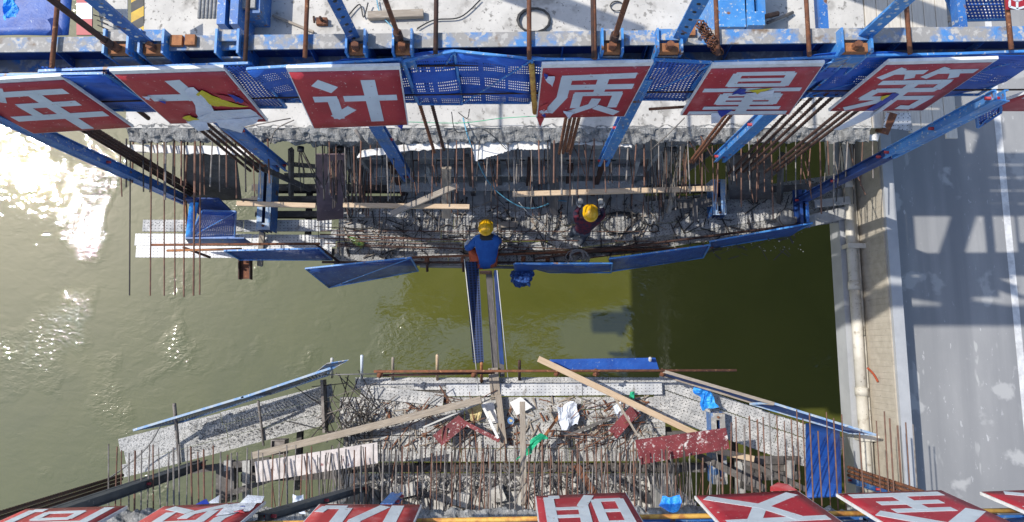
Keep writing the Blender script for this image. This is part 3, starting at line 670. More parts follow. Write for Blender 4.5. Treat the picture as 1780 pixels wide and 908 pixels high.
# threaded rods
def thread_rod(a, b, r, m, par):
    d = b-a; n = int(d.length/.035); pts = []; rs = []
    for i in range(n+1):
        p = a+d*(i/n); pts.append(p); rs.append(r*(1.25 if i % 2 else .85))
    return tube('threaded_rod', pts, rs, m, par, 6)
for (u0, v0, Y, k, m, dx, dy) in ((436, 298, 3.12, 3, 'rust_dark', .09, .02), (462, 292, 3.12, 1, 'rust', .1, 0), (972, 268, 3.1, 4, 'rust', .06, .01), (1196, 286, 3.1, 2, 'rust', .08, .02), (1262, 306, 3.05, 4, 'rust_dark', .13, .015), (1330, 300, 3.15, 3, 'rust_dark', .12, .02), (330, 340, 3.02, 4, 'rust_dark', .07, .015), (772, 262, 3.1, 1, 'rust_dark', 0, 0), (757, 270, 3.1, 1, 'rust', 0, 0)):
    x, z = vz(u0, v0, Y)
    for i in range(k): thread_rod(V((x+i*dx, Y+i*dy, z+R.uniform(-.15, .15))), V((x+i*dx*1.05, 3.32, 5.8)), .023, m, ut)
# longitudinal tubes over the beam carrying the guard
for (u, v1, m) in ((90, 118, 'rust'), (426, 106, 'rust_dark'), (530, 100, 'rust'), (757, 93, 'rust_dark'), (920, 103, 'rust'), (1032, 102, 'rust_dark'), (1034, 103, 'rust'), (1248, 96, 'rust'), (1407, 98, 'rust'), (1582, 94, 'rust'), (1758, 86, 'rust')):
    a = W(u, v1, ZT+.05); tube('outrigger_tube', [a, V((a.x*1.0-.0, a.y+2.2, ZT+.06))], .026, m, ut, 8)

# ---------------------------------------------------------------- guard mesh behind upper signs
def mesh_panel(c, m, label, name='safety_screen', fm='blue_light', fr=.014, nx=8, ny=5, wob=.04, seed=0, diag=True, cat='safety screen', group=None):
    c = [V(p) for p in c]; o = thing(name, (c[0]+c[1])/2, label, cat, group)
    sheet('mesh', c, .006, m, o, nx, ny, wob, seed)
    b = MB()
    for i in range(4): b.add(*g_extr(rect(fr*2, fr*2), c[i], c[(i+1) % 4]))
    if diag: b.add(*g_extr(rect(fr, fr), c[0]+V((0, -.012, 0)), c[2]+V((0, -.012, 0))))
    b.build('frame', fm, o); return o
gp = [(-60, 132, 180, 128, 205, 'left of and behind the first sign'), (68, 124, 435, 110, 200, 'behind the torn sign with the yellow patch'), (430, 120, 698, 103, 190, 'behind the left half of the full white-on-red sign'), (702, 107, 790, 89, 194, 'just left of the peak in the guard rail'), (790, 89, 925, 103, 192, 'right of the peak in the guard rail'), (925, 103, 1138, 107, 188, 'behind the sign with the torn left edge'), (1138, 104, 1240, 109, 186, 'in the gap right of the torn-edged sign'), (1238, 109, 1480, 98, 182, 'behind the sign with the small blue tear'), (1480, 98, 1660, 94, 180, 'behind the sign with the pale flap hanging'), (1660, 94, 1830, 88, 178, 'at the far right over the road')]
for i, (u0, v0, u1, v1, vb, lab) in enumerate(gp):
    zt, zb = 6.28, 5.05
    k = (H-zt)/(H-zb)
    a, b = W(u0, v0, zt), W(u1, v1, zt)
    c = [V((a.x, W(u0, vb, zb).y+.1, zb)), V((b.x, W(u1, vb, zb).y+.1, zb)), b, a]
    mesh_panel(c, 'blue_mesh' if i not in (1, 6) else 'blue_grid', 'blue perforated guard panel '+lab, wob=.09, seed=i*3.3, group='guard panels on the upper traveller')
for k, (v0, v1, z) in enumerate(((122, 108, 6.02), (172, 160, 5.4))):
    tube('rail_bar', catmull([W(60, v0+8, z), W(400, v0, z), W(800, v0-8, z), W(1200, v1, z), W(1790, v1-4, z)], 5), .012, 'rust_dark', label='thin rusty rail across the upper guard panels, %s of the two' % ('higher' if k == 0 else 'lower'), cat='rail')

# ---------------------------------------------------------------- signs
CH = {
 'nian': [((.36, .97), (.2, .7), .12), ((.28, .83), (.88, .83), .1), ((.3, .59), (.84, .59), .1), ((.34, .6), (.34, .34), .1), ((.08, .34), (.94, .34), .11), ((.58, .83), (.58, .03), .12)],
 'da': [((.1, .57), (.56, .57), .13), ((.46, .9), (.5, .5), .14)],
 'ji': [((.2, .85), (.36, .72), .13), ((.13, .56), (.36, .56), .1), ((.31, .56), (.31, .18), .11), ((.27, .2), (.47, .38), .11), ((.42, .56), (.93, .56), .1), ((.69, .88), (.69, .1), .13)],
 'zhi': [((.2, .84), (.9, .87), .1), ((.25, .86), (.24, .45), .11), ((.25, .48), (.12, .12), .11), ((.3, .66), (.92, .66), .1), ((.6, .84), (.6, .5), .11), ((.36, .52), (.84, .52), .08), ((.4, .53), (.4, .22), .1), ((.8, .53), (.8, .22), .1), ((.6, .42), (.58, .26), .1), ((.59, .28), (.32, .08), .1), ((.62, .24), (.88, .08), .1)],
 'liang': [((.26, .92), (.78, .92), .07), ((.26, .8), (.78, .8), .06), ((.26, .69), (.78, .69), .07), ((.28, .93), (.28, .67), .09), ((.76, .93), (.76, .67), .09), ((.06, .59), (.94, .59), .075), ((.26, .49), (.78, .49), .07), ((.26, .39), (.78, .39), .06), ((.26, .29), (.78, .29), .07), ((.28, .5), (.28, .27), .09), ((.76, .5), (.76, .27), .09), ((.52, .5), (.52, .06), .1), ((.16, .18), (.86, .18), .07), ((.05, .06), (.95, .06), .08)],
 'di': [((.22, .96), (.1, .76), .09), ((.18, .88), (.47, .88), .08), ((.33, .88), (.39, .75), .09), ((.62, .96), (.52, .76), .09), ((.58, .88), (.94, .88), .08), ((.75, .88), (.81, .75), .09), ((.16, .67), (.84, .67), .09), ((.8, .68), (.8, .5), .1), ((.2, .5), (.82, .5), .09), ((.22, .51), (.18, .31), .1), ((.16, .32), (.88, .32), .09), ((.84, .33), (.8, .07), .1), ((.82, .08), (.66, .1), .09), ((.5, .68), (.5, .02), .11), ((.47, .32), (.12, .06), .1)],
 'yi': [((.08, .52), (.92, .52), .13)],
 'an': [((.5, .98), (.5, .86), .1), ((.1, .82), (.9, .82), .09), ((.13, .84), (.11, .68), .09), ((.88, .84), (.88, .68), .09), ((.06, .5), (.94, .5), .1), ((.45, .74), (.3, .34), .1), ((.3, .35), (.82, .06), .1), ((.7, .5), (.18, .04), .1)],
 'quan': [((.5, .97), (.08, .58), .15), ((.5, .97), (.92, .58), .15), ((.24, .54), (.76, .54), .1), ((.22, .33), (.78, .33), .1), ((.08, .1), (.92, .1), .11), ((.5, .54), (.5, .1), .13)],
 'wen': [((.46, .97), (.55, .84), .13), ((.07, .76), (.93, .76), .11), ((.7, .76), (.52, .4), .12), ((.54, .42), (.1, .08), .12), ((.3, .76), (.5, .4), .12), ((.48, .42), (.92, .08), .12)],
 'ming': [((.1, .86), (.38, .86), .09), ((.1, .54), (.38, .54), .08), ((.1, .22), (.38, .22), .09), ((.12, .88), (.12, .2), .1), ((.37, .88), (.37, .2), .1), ((.52, .9), (.88, .9), .09), ((.54, .66), (.86, .66), .08), ((.53, .44), (.86, .44), .08), ((.54, .92), (.52, .35), .11), ((.53, .38), (.42, .06), .11), ((.86, .92), (.86, .08), .11), ((.86, .08), (.74, .08), .09)],
 'you': [((.3, .95), (.08, .55), .12), ((.22, .72), (.22, .04), .12), ((.34, .66), (.94, .66), .1), ((.56, .92), (.54, .45), .12), ((.55, .48), (.34, .06), .12), ((.7, .64), (.7, .12), .12), ((.7, .1), (.92, .1), .1), ((.9, .08), (.93, .24), .09), ((.74, .92), (.84, .8), .1)],
 'gao': [((.5, .98), (.5, .88), .1), ((.06, .84), (.94, .84), .09), ((.3, .73), (.7, .73), .07), ((.3, .58), (.7, .58), .07), ((.32, .74), (.32, .57), .08), ((.68, .74), (.68, .57), .08), ((.1, .46), (.9, .46), .09), ((.14, .47), (.14, .04), .1), ((.86, .47), (.86, .06), .1), ((.87, .07), (.74, .07), .08), ((.32, .34), (.68, .34), .07), ((.32, .15), (.68, .15), .07), ((.34, .35), (.34, .14), .08), ((.66, .35), (.66, .14), .08)],
}
def sign(c, ch, label, red='sign_red', tears=(), flaps=(), group='red slogan boards'):
    # c: bottom-left, bottom-right, top-right, top-left as read
    c = [V(p) for p in c]; o = thing('slogan_sign', (c[0]+c[1])/2, label, 'sign', group)
    n = (c[1]-c[0]).cross(c[3]-c[0]).normalized()
    def P(u, v, h=0): return (c[0]*(1-u)+c[1]*u)*(1-v) + (c[3]*(1-u)+c[2]*u)*v + n*h
    sheet('board', [p-n*.02 for p in c], .036, 'sign_frame', o)
    sheet('red_film', [P(.012, .012, .002), P(.988, .012, .002), P(.988, .945, .002), P(.012, .945, .002)], .004, red, o, 8, 8, .004, 1)
    b = MB()
    for i, (a, e, w) in enumerate(CH[ch]):
        d = (V(e)-V(a)).normalized(); q = V((-d.y, d.x))*w/2; h = .0075+.0004*i
        pts = [V(a)+q, V(a)-q, V(e)-q, V(e)+q]; pts = [(p.x, .02+p.y*.9) for p in pts]
        b.add([P(x, y, h) for x, y in pts] + [P(x, y, h-.003) for x, y in pts], [(0, 1, 2, 3), (0, 4, 5, 1), (1, 5, 6, 2), (2, 6, 7, 3), (3, 7, 4, 0)])
    b.build('lettering', 'sign_white', o)
    for i, (m, poly) in enumerate(tears):
        h = .014+.002*i; k = len(poly); pts = []
        for j in range(k):
            a, e = V(poly[j]), V(poly[(j+1) % k])
            for q in range(3):
                p = a.lerp(e, q/3); pts.append((p.x+R.uniform(-.012, .012), p.y+R.uniform(-.012, .012)))
        N_ = len(pts); cx = sum(p[0] for p in pts)/N_; cy = sum(p[1] for p in pts)/N_
        vs = [P(x, y, h+R.uniform(0, .01)) for x, y in pts] + [P(cx, cy, h+.015)]
        mk('torn_vinyl', vs, [(j, (j+1) % N_, N_) for j in range(N_)], m, o)
    for i, (m, poly) in enumerate(flaps):   # (u, v, height off the board)
        k = len(poly); vs = [P(u, v, h) for u, v, h in poly]; ce = sum(vs, V())/k + n*.03
        mk('hanging_flap', vs+[ce], [(j, (j+1) % k, k) for j in range(k)], m, o, smooth=True)
    return o
ZS0, ZS1 = 4.9, 6.3
def usign(tl, tr, br, bl, *a, **k): sign([W(*bl, ZS0), W(*br, ZS0), W(*tr, ZS1), W(*tl, ZS1)], *a, **k)
usign((-105, 145), (105, 133), (232, 222), (58, 233), 'nian', 'red board with white strokes at the far left above the sun glare')
usign((190, 124), (388, 118), (466, 212), (296, 216), 'da', 'badly torn red board with a yellow patch and ragged white film',
  tears=[('vinyl_white', [(.5, .66), (.6, .74), (.62, .5), (.5, .3), (.75, .22), (.95, .3), (.98, .1), (.7, .05), (.4, .03), (.2, .06), (.36, .16), (.44, .4)]), ('vinyl_yellow', [(.56, .6), (.66, .68), (.72, .52), (.95, .33), (.7, .36), (.58, .4)]), ('sign_red', [(.72, .6), (.95, .5), (.96, .36), (.76, .5)]), ('vinyl_yellow', [(.2, .16), (.3, .22), (.36, .12), (.24, .1)]), ('vinyl_blue', [(.86, .6), (.95, .52), (.92, .42), (.87, .46)]), ('vinyl_blue', [(.14, .55), (.22, .5), (.2, .45)]), ('vinyl_white', [(.04, .62), (.12, .6), (.1, .52)])],
  flaps=[('vinyl_white', [(.5, .1, .02), (.72, .12, .03), (.98, .16, .03), (.9, .05, .05), (.76, .0, .06), (.68, -.13, .07), (.58, -.05, .06), (.5, -.02, .05)]), ('vinyl_white', [(.2, .08, .02), (.4, .06, .02), (.38, -.05, .06), (.26, -.06, .07)])])
usign((497, 119), (695, 115), (710, 218), (545, 224), 'ji', 'intact red board with two-part white character left of centre', flaps=[('vinyl_blue', [(.88, .03, .02), (.95, .04, .02), (.93, -.03, .04)])])
usign((942, 113), (1136, 109), (1086, 203), (932, 206), 'zhi', 'red board with frayed left edge right of the yellow tube',
  tears=[('vinyl_white', [(.04, .86), (.14, .82), (.13, .66), (.06, .74)]), ('vinyl_blue', [(.02, .9), (.06, .87), (.05, .78)]), ('sign_red_faded', [(.02, .28), (.1, .34), (.12, .1), (.04, .05)]), ('vinyl_white', [(.03, .2), (.08, .26), (.13, .16), (.06, .08)]), ('vinyl_blue', [(.05, .12), (.1, .14), (.09, .05)])],
  flaps=[('sign_red_faded', [(.0, .06, .02), (.09, .03, .02), (.05, -.12, .05)]), ('vinyl_white', [(.28, .18, .02), (.4, .14, .02), (.36, .06, .06)])])
usign((1238, 114), (1434, 110), (1372, 200), (1183, 201), 'liang', 'red board with crowded white strokes and a small blue and yellow tear',
  tears=[('vinyl_white', [(.46, .5), (.7, .56), (.72, .42), (.56, .36)]), ('vinyl_yellow', [(.44, .56), (.68, .6), (.56, .48)]), ('vinyl_blue', [(.36, .62), (.42, .6), (.46, .5), (.34, .48)])],
  flaps=[('vinyl_white', [(.26, .08, .02), (.38, .1, .02), (.36, -.06, .07), (.3, -.08, .07)]), ('vinyl_blue', [(.3, .14, .02), (.44, .16, .02), (.36, .02, .05)])])
usign((1545, 108), (1736, 103), (1604, 193), (1440, 194), 'di', 'red board with a long pale blue flap hanging from its lower edge',
  tears=[('vinyl_blue', [(.4, .42), (.5, .4), (.46, .02), (.36, .06)]), ('vinyl_yellow', [(.34, .36), (.4, .4), (.4, .26)])],
  flaps=[('vinyl_white', [(.36, .03, .02), (.5, .03, .02), (.5, -.06, .04), (.4, -.2, .07), (.28, -.3, .1), (.2, -.28, .1), (.3, -.1, .05)]), ('vinyl_white', [(.48, .3, .02), (.54, .24, .02), (.52, .0, .03), (.46, -.04, .05)])])
usign((1868, 134), (2060, 130), (1860, 194), (1693, 194), 'yi', 'cropped red board at the far right edge over the road')
def lsign(l, r, ch, label, tilt=-.12, **k):
    a, b = W(*r, ZS0), W(*l, ZS0)   # reader's left is the picture's right
    up_ = V((0, tilt, 1.4)); sign([a, b, b+up_, a+up_], ch, label, group='red slogan boards', **k)
lsign((45, 885), (222, 879), 'gao', 'pale red upside-down board at the bottom left corner', red='sign_red_faded')
lsign((284, 880), (462, 871), 'zhi', 'torn upside-down board with white and blue rags along its edge', red='sign_red_faded',
  tears=[('vinyl_white', [(.02, .3), (.3, .4), (.34, .1), (.2, .04), (.04, .06)]), ('vinyl_blue', [(.06, .2), (.2, .22), (.18, .14)]), ('sign_red', [(.05, .36), (.16, .32), (.1, .24)])],
  flaps=[('vinyl_white', [(.0, .1, .02), (.22, .08, .02), (.2, -.06, .06), (.02, -.02, .05)]), ('vinyl_blue', [(.52, .06, .02), (.66, .05, .02), (.6, -.04, .05)]), ('vinyl_white', [(.44, .04, .02), (.56, .04, .02), (.5, -.1, .06)])])
lsign((555, 876), (733, 877), 'you', 'clean upside-down red board bottom left of centre', red='sign_red_faded')
lsign((930, 862), (1088, 856), 'ming', 'crumpled upside-down red board with two joined white boxes bottom centre', red='sign_red', tilt=-.1)
lsign((1207, 862), (1387, 853), 'wen', 'upside-down red board with white crossed strokes and a frayed corner', red='sign_red',
  flaps=[('sign_red_faded', [(.02, .04, .02), (.28, .03, .02), (.24, -.06, .04), (.14, -.12, .06), (.06, -.08, .05)])])
lsign((1453, 858), (1637, 852), 'quan', 'upside-down red board with three white bars bottom right', red='sign_red')
lsign((1703, 855), (1880, 848), 'an', 'cropped upside-down red board at the bottom right corner', red='sign_red')
# lower traveller: yellow rail, blue mesh behind the signs
lt = thing('form_traveller', (0, -3.2, 0), 'lower blue steel form traveller behind the bottom row of signs', 'form traveller')
a, b = W(400, 905, 5.15), W(1900, 870, 5.15)
tube('guard_rail', [a+V((-1, -.06, 0)), b+V((0, -.1, 0))], .03, 'yellow_rust', lt, 8)
traveller_beam(lt, -3.55, -1, -6.6, 6.8)
for i, (u0, u1, lab) in enumerate(((180, 560, 'behind the torn upside-down sign'), (560, 960, 'between the two bottom centre signs'), (960, 1250, 'behind the crumpled sign'), (1250, 1500, 'right of the crossed-stroke sign'), (1500, 1800, 'at the bottom right over the road'))):
    z0, z1 = 4.95, 6.3
    a, b = W(u0, 893-(u0-890)*.012, z0), W(u1, 893-(u1-890)*.012, z0)
    mesh_panel([b+V((0, -.1, 0)), a+V((0, -.1, 0)), a+V((0, -.2, z1-z0)), b+V((0, -.2, z1-z0))], 'blue_mesh' if i == 1 else 'blue_sheet', 'blue guard panel '+lab, wob=.08, seed=40+i, fm='blue_paint', diag=False, group='guard panels on the lower traveller')
hanger(352, 806, .1, 92, 895, 4.6, .2, 'blue_shaded', lt, up=(0, -1, 0), d=.14)
hanger(632, 848, 1.6, 455, 900, 5.0, .16, 'blue_shaded', lt, up=(0, -1, 0))
hanger(690, 862, 2.6, 672, 882, 3.4, .16, 'blue_paint', lt, up=(0, -1, 0))
hanger(1480, 834, .3, 1600, 872, 3.0, .1, 'blue_paint', lt, up=(0, -1, 0))
for i in range(3): thread_rod(W(214-i*2, 826+i*7, .9), W(-20, 898+i*9, 5.0), .026, 'rust_dark', lt)
for i in range(3): thread_rod(W(1474, 812+i*7, .9), W(1740, 900+i*8, 4.6), .026, 'rust', lt)
base_beam(1250, 718, 842, 'blue_worn', lt, .3)
for (u, v0, v1, m) in ((395, 805, 870, 'form_dark'), (1305, 800, 850, 'form_dark')):
    a, b = W(u, v0, -.1), W(u, v1, .2); extr('side_form', rect(.35, .2), a, b, m, lt)

# side forms under the flanges (upper)
for (c, m) in ((quad(326, 348, .1, 420, 346, .1, 410, 266, 2.1, 322, 268, 2.1), 'form_dark'), (quad(1268, 345, .2, 1340, 345, .2, 1340, 268, 2.1, 1262, 268, 2.1), 'form_dark')):
    sheet('side_form', c, .05, m, ut)
for (u0, v0, z0, u1, v1, z1, w) in ((420, 350, .0, 560, 345, .0, .1), (428, 280, 1.6, 540, 330, .6, .1), (500, 285, 1.2, 550, 290, 1.2, .07), (495, 305, .9, 550, 305, .9, .07), (506, 260, 2, 506, 340, .3, .07), (1180, 356, .2, 1260, 350, .2, .12), (1150, 330, .4, 1240, 260, 1.9, .09), (1330, 330, .2, 1460, 322, .2, .12), (1290, 345, .2, 1375, 275, 1.9, .09), (1355, 350, 0, 1358, 270, 2.0, .12), (1312, 350, 0, 1308, 280, 2.0, .1)):
    extr('form_strut', rect(w, .08), W(u0, v0, z0), W(u1, v1, z1), 'form_dark', ut)
for (u0, v0, z0, u1, v1, z1, w) in ((390, 862, .3, 560, 800, .1, .1), (300, 822, .0, 470, 800, 0, .12), (420, 830, .0, 610, 824, 0, .16), (1270, 790, 0, 1420, 860, .4, .1), (1300, 800, 0, 1390, 800, 0, .15), (1310, 828, 0, 1390, 826, 0, .15), (1210, 790, .3, 1330, 850, 1.2, .12)):
    extr('form_strut', rect(w, .08), W(u0, v0, z0), W(u1, v1, z1), R.choice(['form_dark', 'grey_concrete']), lt)
for u in (398, 430, 1285, 1372):
    extr('form_post', rect(.14, .14), W(u, 800, 0), W(u, 866, 0), 'grey_concrete', lt)

# ---------------------------------------------------------------- guard panels around the platforms
mesh_panel(quad(572, 500, -.35, 727, 471, -.2, 714, 448, .9, 531, 467, .75), 'blue_screen', 'blue slatted guard panel tilted over the water left of the seated worker', nx=8, ny=4, wob=.02, seed=5)
mesh_panel(quad(418, 452, .1, 578, 452, .1, 555, 432, 1.0, 390, 436, 1.0), 'blue_screen', 'blue guard panel above the rusty bracket at left', wob=.05, seed=9, diag=False)
sheet('safety_screen', quad(330, 426, .35, 440, 425, .35, 424, 414, 1.0, 322, 414, 1.0), .02, 'blue_paint', label='short blue guard panel with bright white top edge at far left', cat='safety screen')
mesh_panel(quad(955, 474, .0, 1062, 474, .0, 1064, 458, .9, 896, 458, .9), 'blue_screen', 'blue guard sheet above the crumpled netting', wob=.05, seed=11, diag=False)
mesh_panel(quad(1062, 472, .0, 1222, 448, .0, 1234, 426, .9, 1060, 450, .9), 'blue_screen', 'long blue guard sheet over the shadowed water', wob=.05, seed=13, diag=False)
mesh_panel(quad(1234, 432, .0, 1368, 410, .0, 1412, 388, .9, 1234, 420, .9), 'blue_screen', 'blue guard sheet at the right end of the upper platform', wob=.05, seed=15, diag=False)
mesh_panel(quad(330, 412, .05, 408, 412, .05, 410, 368, 1.0, 352, 366, 1.0), 'blue_grid', 'dark blue grid panel standing on the left end of the upper platform', wob=.03, seed=17, diag=True, fm='blue_paint')
sheet('tarp_strip', quad(322, 414, .1, 336, 412, .1, 345, 354, 1.1, 329, 356, 1.1), .01, 'tarp', nx=2, ny=8, wob=.08, seed=3, label='narrow crumpled blue tarp strip beside the grid panel', cat='tarp')
sheet('form_sheet', quad(345, 372, .5, 410, 374, .5, 380, 345, 1.1, 322, 345, 1.1), .03, 'blue_dark', label='dark blue sheet lying above the grid panel at left', cat='sheet')
# crumpled netting bundle
vs = []; fs = []; nn, mm_ = 36, 24
cc = W(908, 481, .15)
for j in range(mm_+1):
    for i in range(nn):
        th, ph = 2*math.pi*i/nn, math.pi*j/mm_
        d = V((math.sin(ph)*math.cos(th), math.sin(ph)*math.sin(th), math.cos(ph)))
        r = .2*(1+.5*mnoise.noise(d*1.9)+.2*mnoise.noise(d*4)+.09*mnoise.noise(d*9)); vs.append(cc+V((d.x*r*1.05, d.y*r*.9, d.z*r*.7)))
for j in range(mm_):
    for i in range(nn): fs.append((j*nn+i, (j+1)*nn+i, (j+1)*nn+(i+1) % nn, j*nn+(i+1) % nn))
mk('netting_bundle', vs, fs, 'blue_net', smooth=True, label='crumpled blue netting hanging off the platform right of the seated worker', cat='netting')
mesh_panel(quad(895, 472, .3, 925, 470, .3, 960, 460, .9, 893, 459, .9), 'blue_sheet', 'torn blue netting collar joining the crumpled bundle', name='netting_collar', cat='netting', diag=False, fr=.006)
# lower platform guards
mesh_panel(quad(468, 685, .35, 318, 733, .35, 232, 748, 1.0, 424, 690, 1.0), 'dark_grid', 'blue guard panel along the left wing of the lower platform', seed=21, wob=.02, diag=False, fm='blue_pale', fr=.02)
mesh_panel(quad(570, 652, .35, 470, 685, .35, 420, 692, 1.0, 575, 640, 1.0), 'dark_grid', 'blue guard panel ending at the upturned blue flap', seed=22, wob=.02, diag=False, fm='blue_pale', fr=.02)
sheet('safety_screen', quad(545, 650, .75, 560, 652, .8, 606, 626, 1.2, 568, 632, 1.2), .02, 'blue_worn', label='upturned pale blue flap at the end of the left guard', cat='safety screen')
sheet('safety_screen', quad(962, 645, .7, 1146, 645, .7, 1139, 622, .72, 955, 625, .72), .015, 'blue_sheet', nx=1, ny=1, label='flat blue guard sheet under the pale diagonal timber', cat='safety screen')
mesh_panel(quad(1150, 652, .6, 1306, 699, .6, 1345, 702, 1.0, 1155, 646, 1.0), 'blue_screen', 'narrow blue guard panel along the right wing', seed=23, wob=.02, diag=False, fm='wood_grey', fr=.028)
mesh_panel(quad(1304, 702, .6, 1475, 752, .6, 1522, 756, 1.0, 1340, 700, 1.0), 'blue_screen', 'narrow blue guard panel reaching toward the cream pipes', seed=24, wob=.02, diag=False, fm='blue_pale', fr=.02)
sheet('form_sheet', quad(1400, 738, .15, 1459, 742, .15, 1463, 861, 2.1, 1402, 865, 2.1), .04, 'blue_sheet', nx=4, ny=6, wob=.03, seed=8, label='big upright blue form sheet behind the right rebar', cat='sheet')
# scaffold tubes
def stube(u0, v0, z0, u1, v1, z1, m, label, r=.024, name='scaffold_tube', cat='scaffold tube', group=None):
    return tube(name, [W(u0, v0, z0), W(u1, v1, z1)], r, m, n=8, label=label, cat=cat, group=group)
stube(715, 448, .24, 1240, 430, .24, 'rust', 'rusty handrail tube behind the seated worker')
stube(560, 456, .14, 1010, 457, .14, 'rust_dark', 'dark scaffold tube just under the rusty handrail')
stube(730, 463, .1, 960, 466, .1, 'cable_grey', 'grey scaffold tube at the platform rim left of the netting', .03)
stube(930, 450, .5, 1410, 388, .5, 'rust_dark', 'long rusty tube along the right rim of the upper platform')
stube(263, 426, .95, 556, 424, .95, 'rust', 'rusty tube over the bright left planks')
stube(290, 436, .8, 420, 433, .8, 'rust_orange', 'short orange rusty tube on the bright left planks')
stube(318, 430, .7, 366, 448, .6, 'rust_dark', 'short dark bent tube poking over the left platform rim')
stube(548, 424, .8, 590, 456, .5, 'rust_dark', 'diagonal dark tube joining the left guard panels')
stube(322, 340, 1.0, 326, 400, .1, 'rust_orange', 'orange rusty standing tube at the left end of the upper platform')
stube(650, 646, 1.0, 1280, 644, 1.0, 'rust', 'long rusty rail tube along the lower platform rim')
stube(655, 653, .8, 860, 648, .9, 'rust_dark', 'dark rusty tube below the long lower rail')
stube(560, 652, .8, 660, 650, .8, 'cable_grey', 'thin grey tube joining the left guard to the long rail', .012)
for i, (u, v0, v1, m, lab) in enumerate(((577, 624, 656, 'hose_white', 'white'), (629, 619, 662, 'board_white', 'pale blue'), (683, 623, 660, 'wood_grey', 'dull'), (760, 618, 660, 'wood_pale', 'orange'), (837, 632, 664, 'rust_orange', 'brown'), (903, 628, 660, 'rust_dark', 'dark'), (1130, 623, 640, 'hose_white', 'short white'))):
    stube(u, v1, .0, u, v0, .9, m, '%s upright stub post on the lower platform rim' % lab, .028, 'stub_post', 'post')
for (u, v, lab) in ((805, 452, 'left of the seated worker'), (742, 452, 'left of the gangway mesh'), (910, 450, 'right of the seated worker'), (952, 450, 'under the tangled wire')):
    p = W(u, v, .24); o = thing('tube_coupler', p, 'rusty tube coupler on the handrail '+lab, 'coupler')
    tube('clamp', [p+V((0, -.05, 0)), p+V((0, .05, 0))], .045, 'rust', o, 8); tube('stub', [p+V((0, -.22, -.1)), p], .026, 'rust_dark', o, 8)
    MB().add(*g_box(p+V((-.03, -.07, -.03)), p+V((.03, -.045, .03)))).build('bolt', 'rust_dark', o)
for (u, v, lab) in ((660, 650, 'at the left end of the long lower rail'), (824, 650, 'beside the gangway mesh foot'), (968, 648, 'under the pale diagonal timber'), (1036, 648, 'under the flat blue sheet'), (1152, 648, 'at the corner of the right wing')):
    p = W(u, v, .95); o = thing('tube_coupler', p, 'rusty tube coupler '+lab, 'coupler')
    tube('clamp', [p+V((-.02, -.06, -.02)), p+V((.02, .06, 0))], .045, 'rust', o, 8); tube('bolt', [p+V((.05, -.05, 0)), p+V((.05, .05, 0))], .012, 'rust_dark', o, 6)
# column bracket at left
o = thing('steel_bracket', W(426, 470, -.3), 'rusty steel bracket with two side plates hanging off the left platform', 'bracket')
for u in (417, 436): extr('side_plate', rect(.02, .14), W(u, 446, .0), W(u, 486, .0), 'rust_dark', o)
extr('web', rect(.17, .02), W(426.5, 446, -.02), W(426.5, 485, -.02), 'rust', o)
# ---------------------------------------------------------------- gangway
gw = thing('gangway', W(856, 550, -.2), 'dark plank gangway bridging the gap between both platforms', 'gangway')
extr('plank', rect(.125, .05, .005), W(850, 474, .42), W(862, 655, .1), 'wood_dark', gw)
extr('plank', rect(.1, .05, .005), W(862, 474, .42), W(873, 655, .1), 'wood_dark', gw)
sheet('side_mesh', quad(822, 632, .3, 841, 630, .3, 832, 455, .6, 807, 455, .9), .012, 'dark_grid', gw)
sheet('mesh_backing', quad(823, 632, .27, 840, 630, .27, 831, 455, .57, 808, 455, .87), .006, 'steel_dark', gw)
tube('side_rail', [W(807, 450, .95), W(832, 680, .5)], .009, 'hose_white', gw, 6)
sheet('side_mesh', quad(876, 634, .5, 869, 632, .2, 859, 470, .5, 863, 470, .9), .012, 'blue_dark', gw)
tube('side_rail', [W(864, 470, .95), W(884, 668, .4)], .008, 'hose_white', gw, 6)
timber(857, 640, .2, 862, 690, .09, .19, .05, 'wood_grey', 'short wide grey plank where the gangway lands', 'plank', 'plank')
timber(866, 686, .16, 876, 772, .16, .12, .05, 'wood_grey', 'grey plank pointing down from the gangway landing', 'plank', 'plank')

# ---------------------------------------------------------------- timbers and sheets
timber(412, 354, 2.0, 549, 358, 2.0, .085, .06, 'wood_pale', 'pale batten under the left rebar row')
timber(597, 357, 1.9, 816, 360, 1.9, .085, .06, 'wood_pale', 'pale batten right of the purple plywood')
timber(680, 372, 2.0, 796, 322, 2.05, .1, .06, 'wood_grey', 'grey diagonal batten crossing the pale one')
timber(891, 338, 1.9, 1240, 328, 1.9, .09, .06, 'wood_pale', 'long pale batten gripped by the plaid-shirted worker')
timber(776, 378, .6, 776, 292, 1.9, .17, .06, 'wood_grey', 'brown upright board behind the diagonal batten', up=(0, 1, 0))
timber(962, 372, .5, 965, 240, 2.2, .17, .06, 'wood_dark', 'brown upright board below the bundled threaded rods', up=(0, 1, 0))
timber(866, 391, .1, 900, 390, .1, .12, .04, 'wood_grey', 'short grey board right of the seated worker')
timber(1208, 386, .5, 1209, 345, .6, .09, .05, 'wood_dark', 'short dark board left of the blue slotted beam end')
timber(1180, 356, .45, 1258, 350, .45, .17, .05, 'wood_dark', 'dark grey board behind the short dark board')
timber(1162, 370, .6, 1190, 235, 2.5, .08, .05, 'wood_grey', 'thin brown lath leaning beside the right web')
timber(452, 462, -.2, 456, 404, .2, .11, .06, 'wood_grey', 'grey post pointing down from the left slotted beam', up=(0, 0, 1))
timber(1330, 402, .12, 1478, 368, .12, .24, .05, 'grey_concrete', 'grey board jutting out at the right end of the upper platform', 'plank', 'plank')
timber(1415, 355, .25, 1477, 348, .25, .16, .05, 'grey_concrete', 'crusted form board next to the cream pipes', 'plank', 'plank')
timber(440, 792, .35, 836, 695, .55, .13, .06, 'wood_grey', 'long weathered timber across the left of the lower platform')
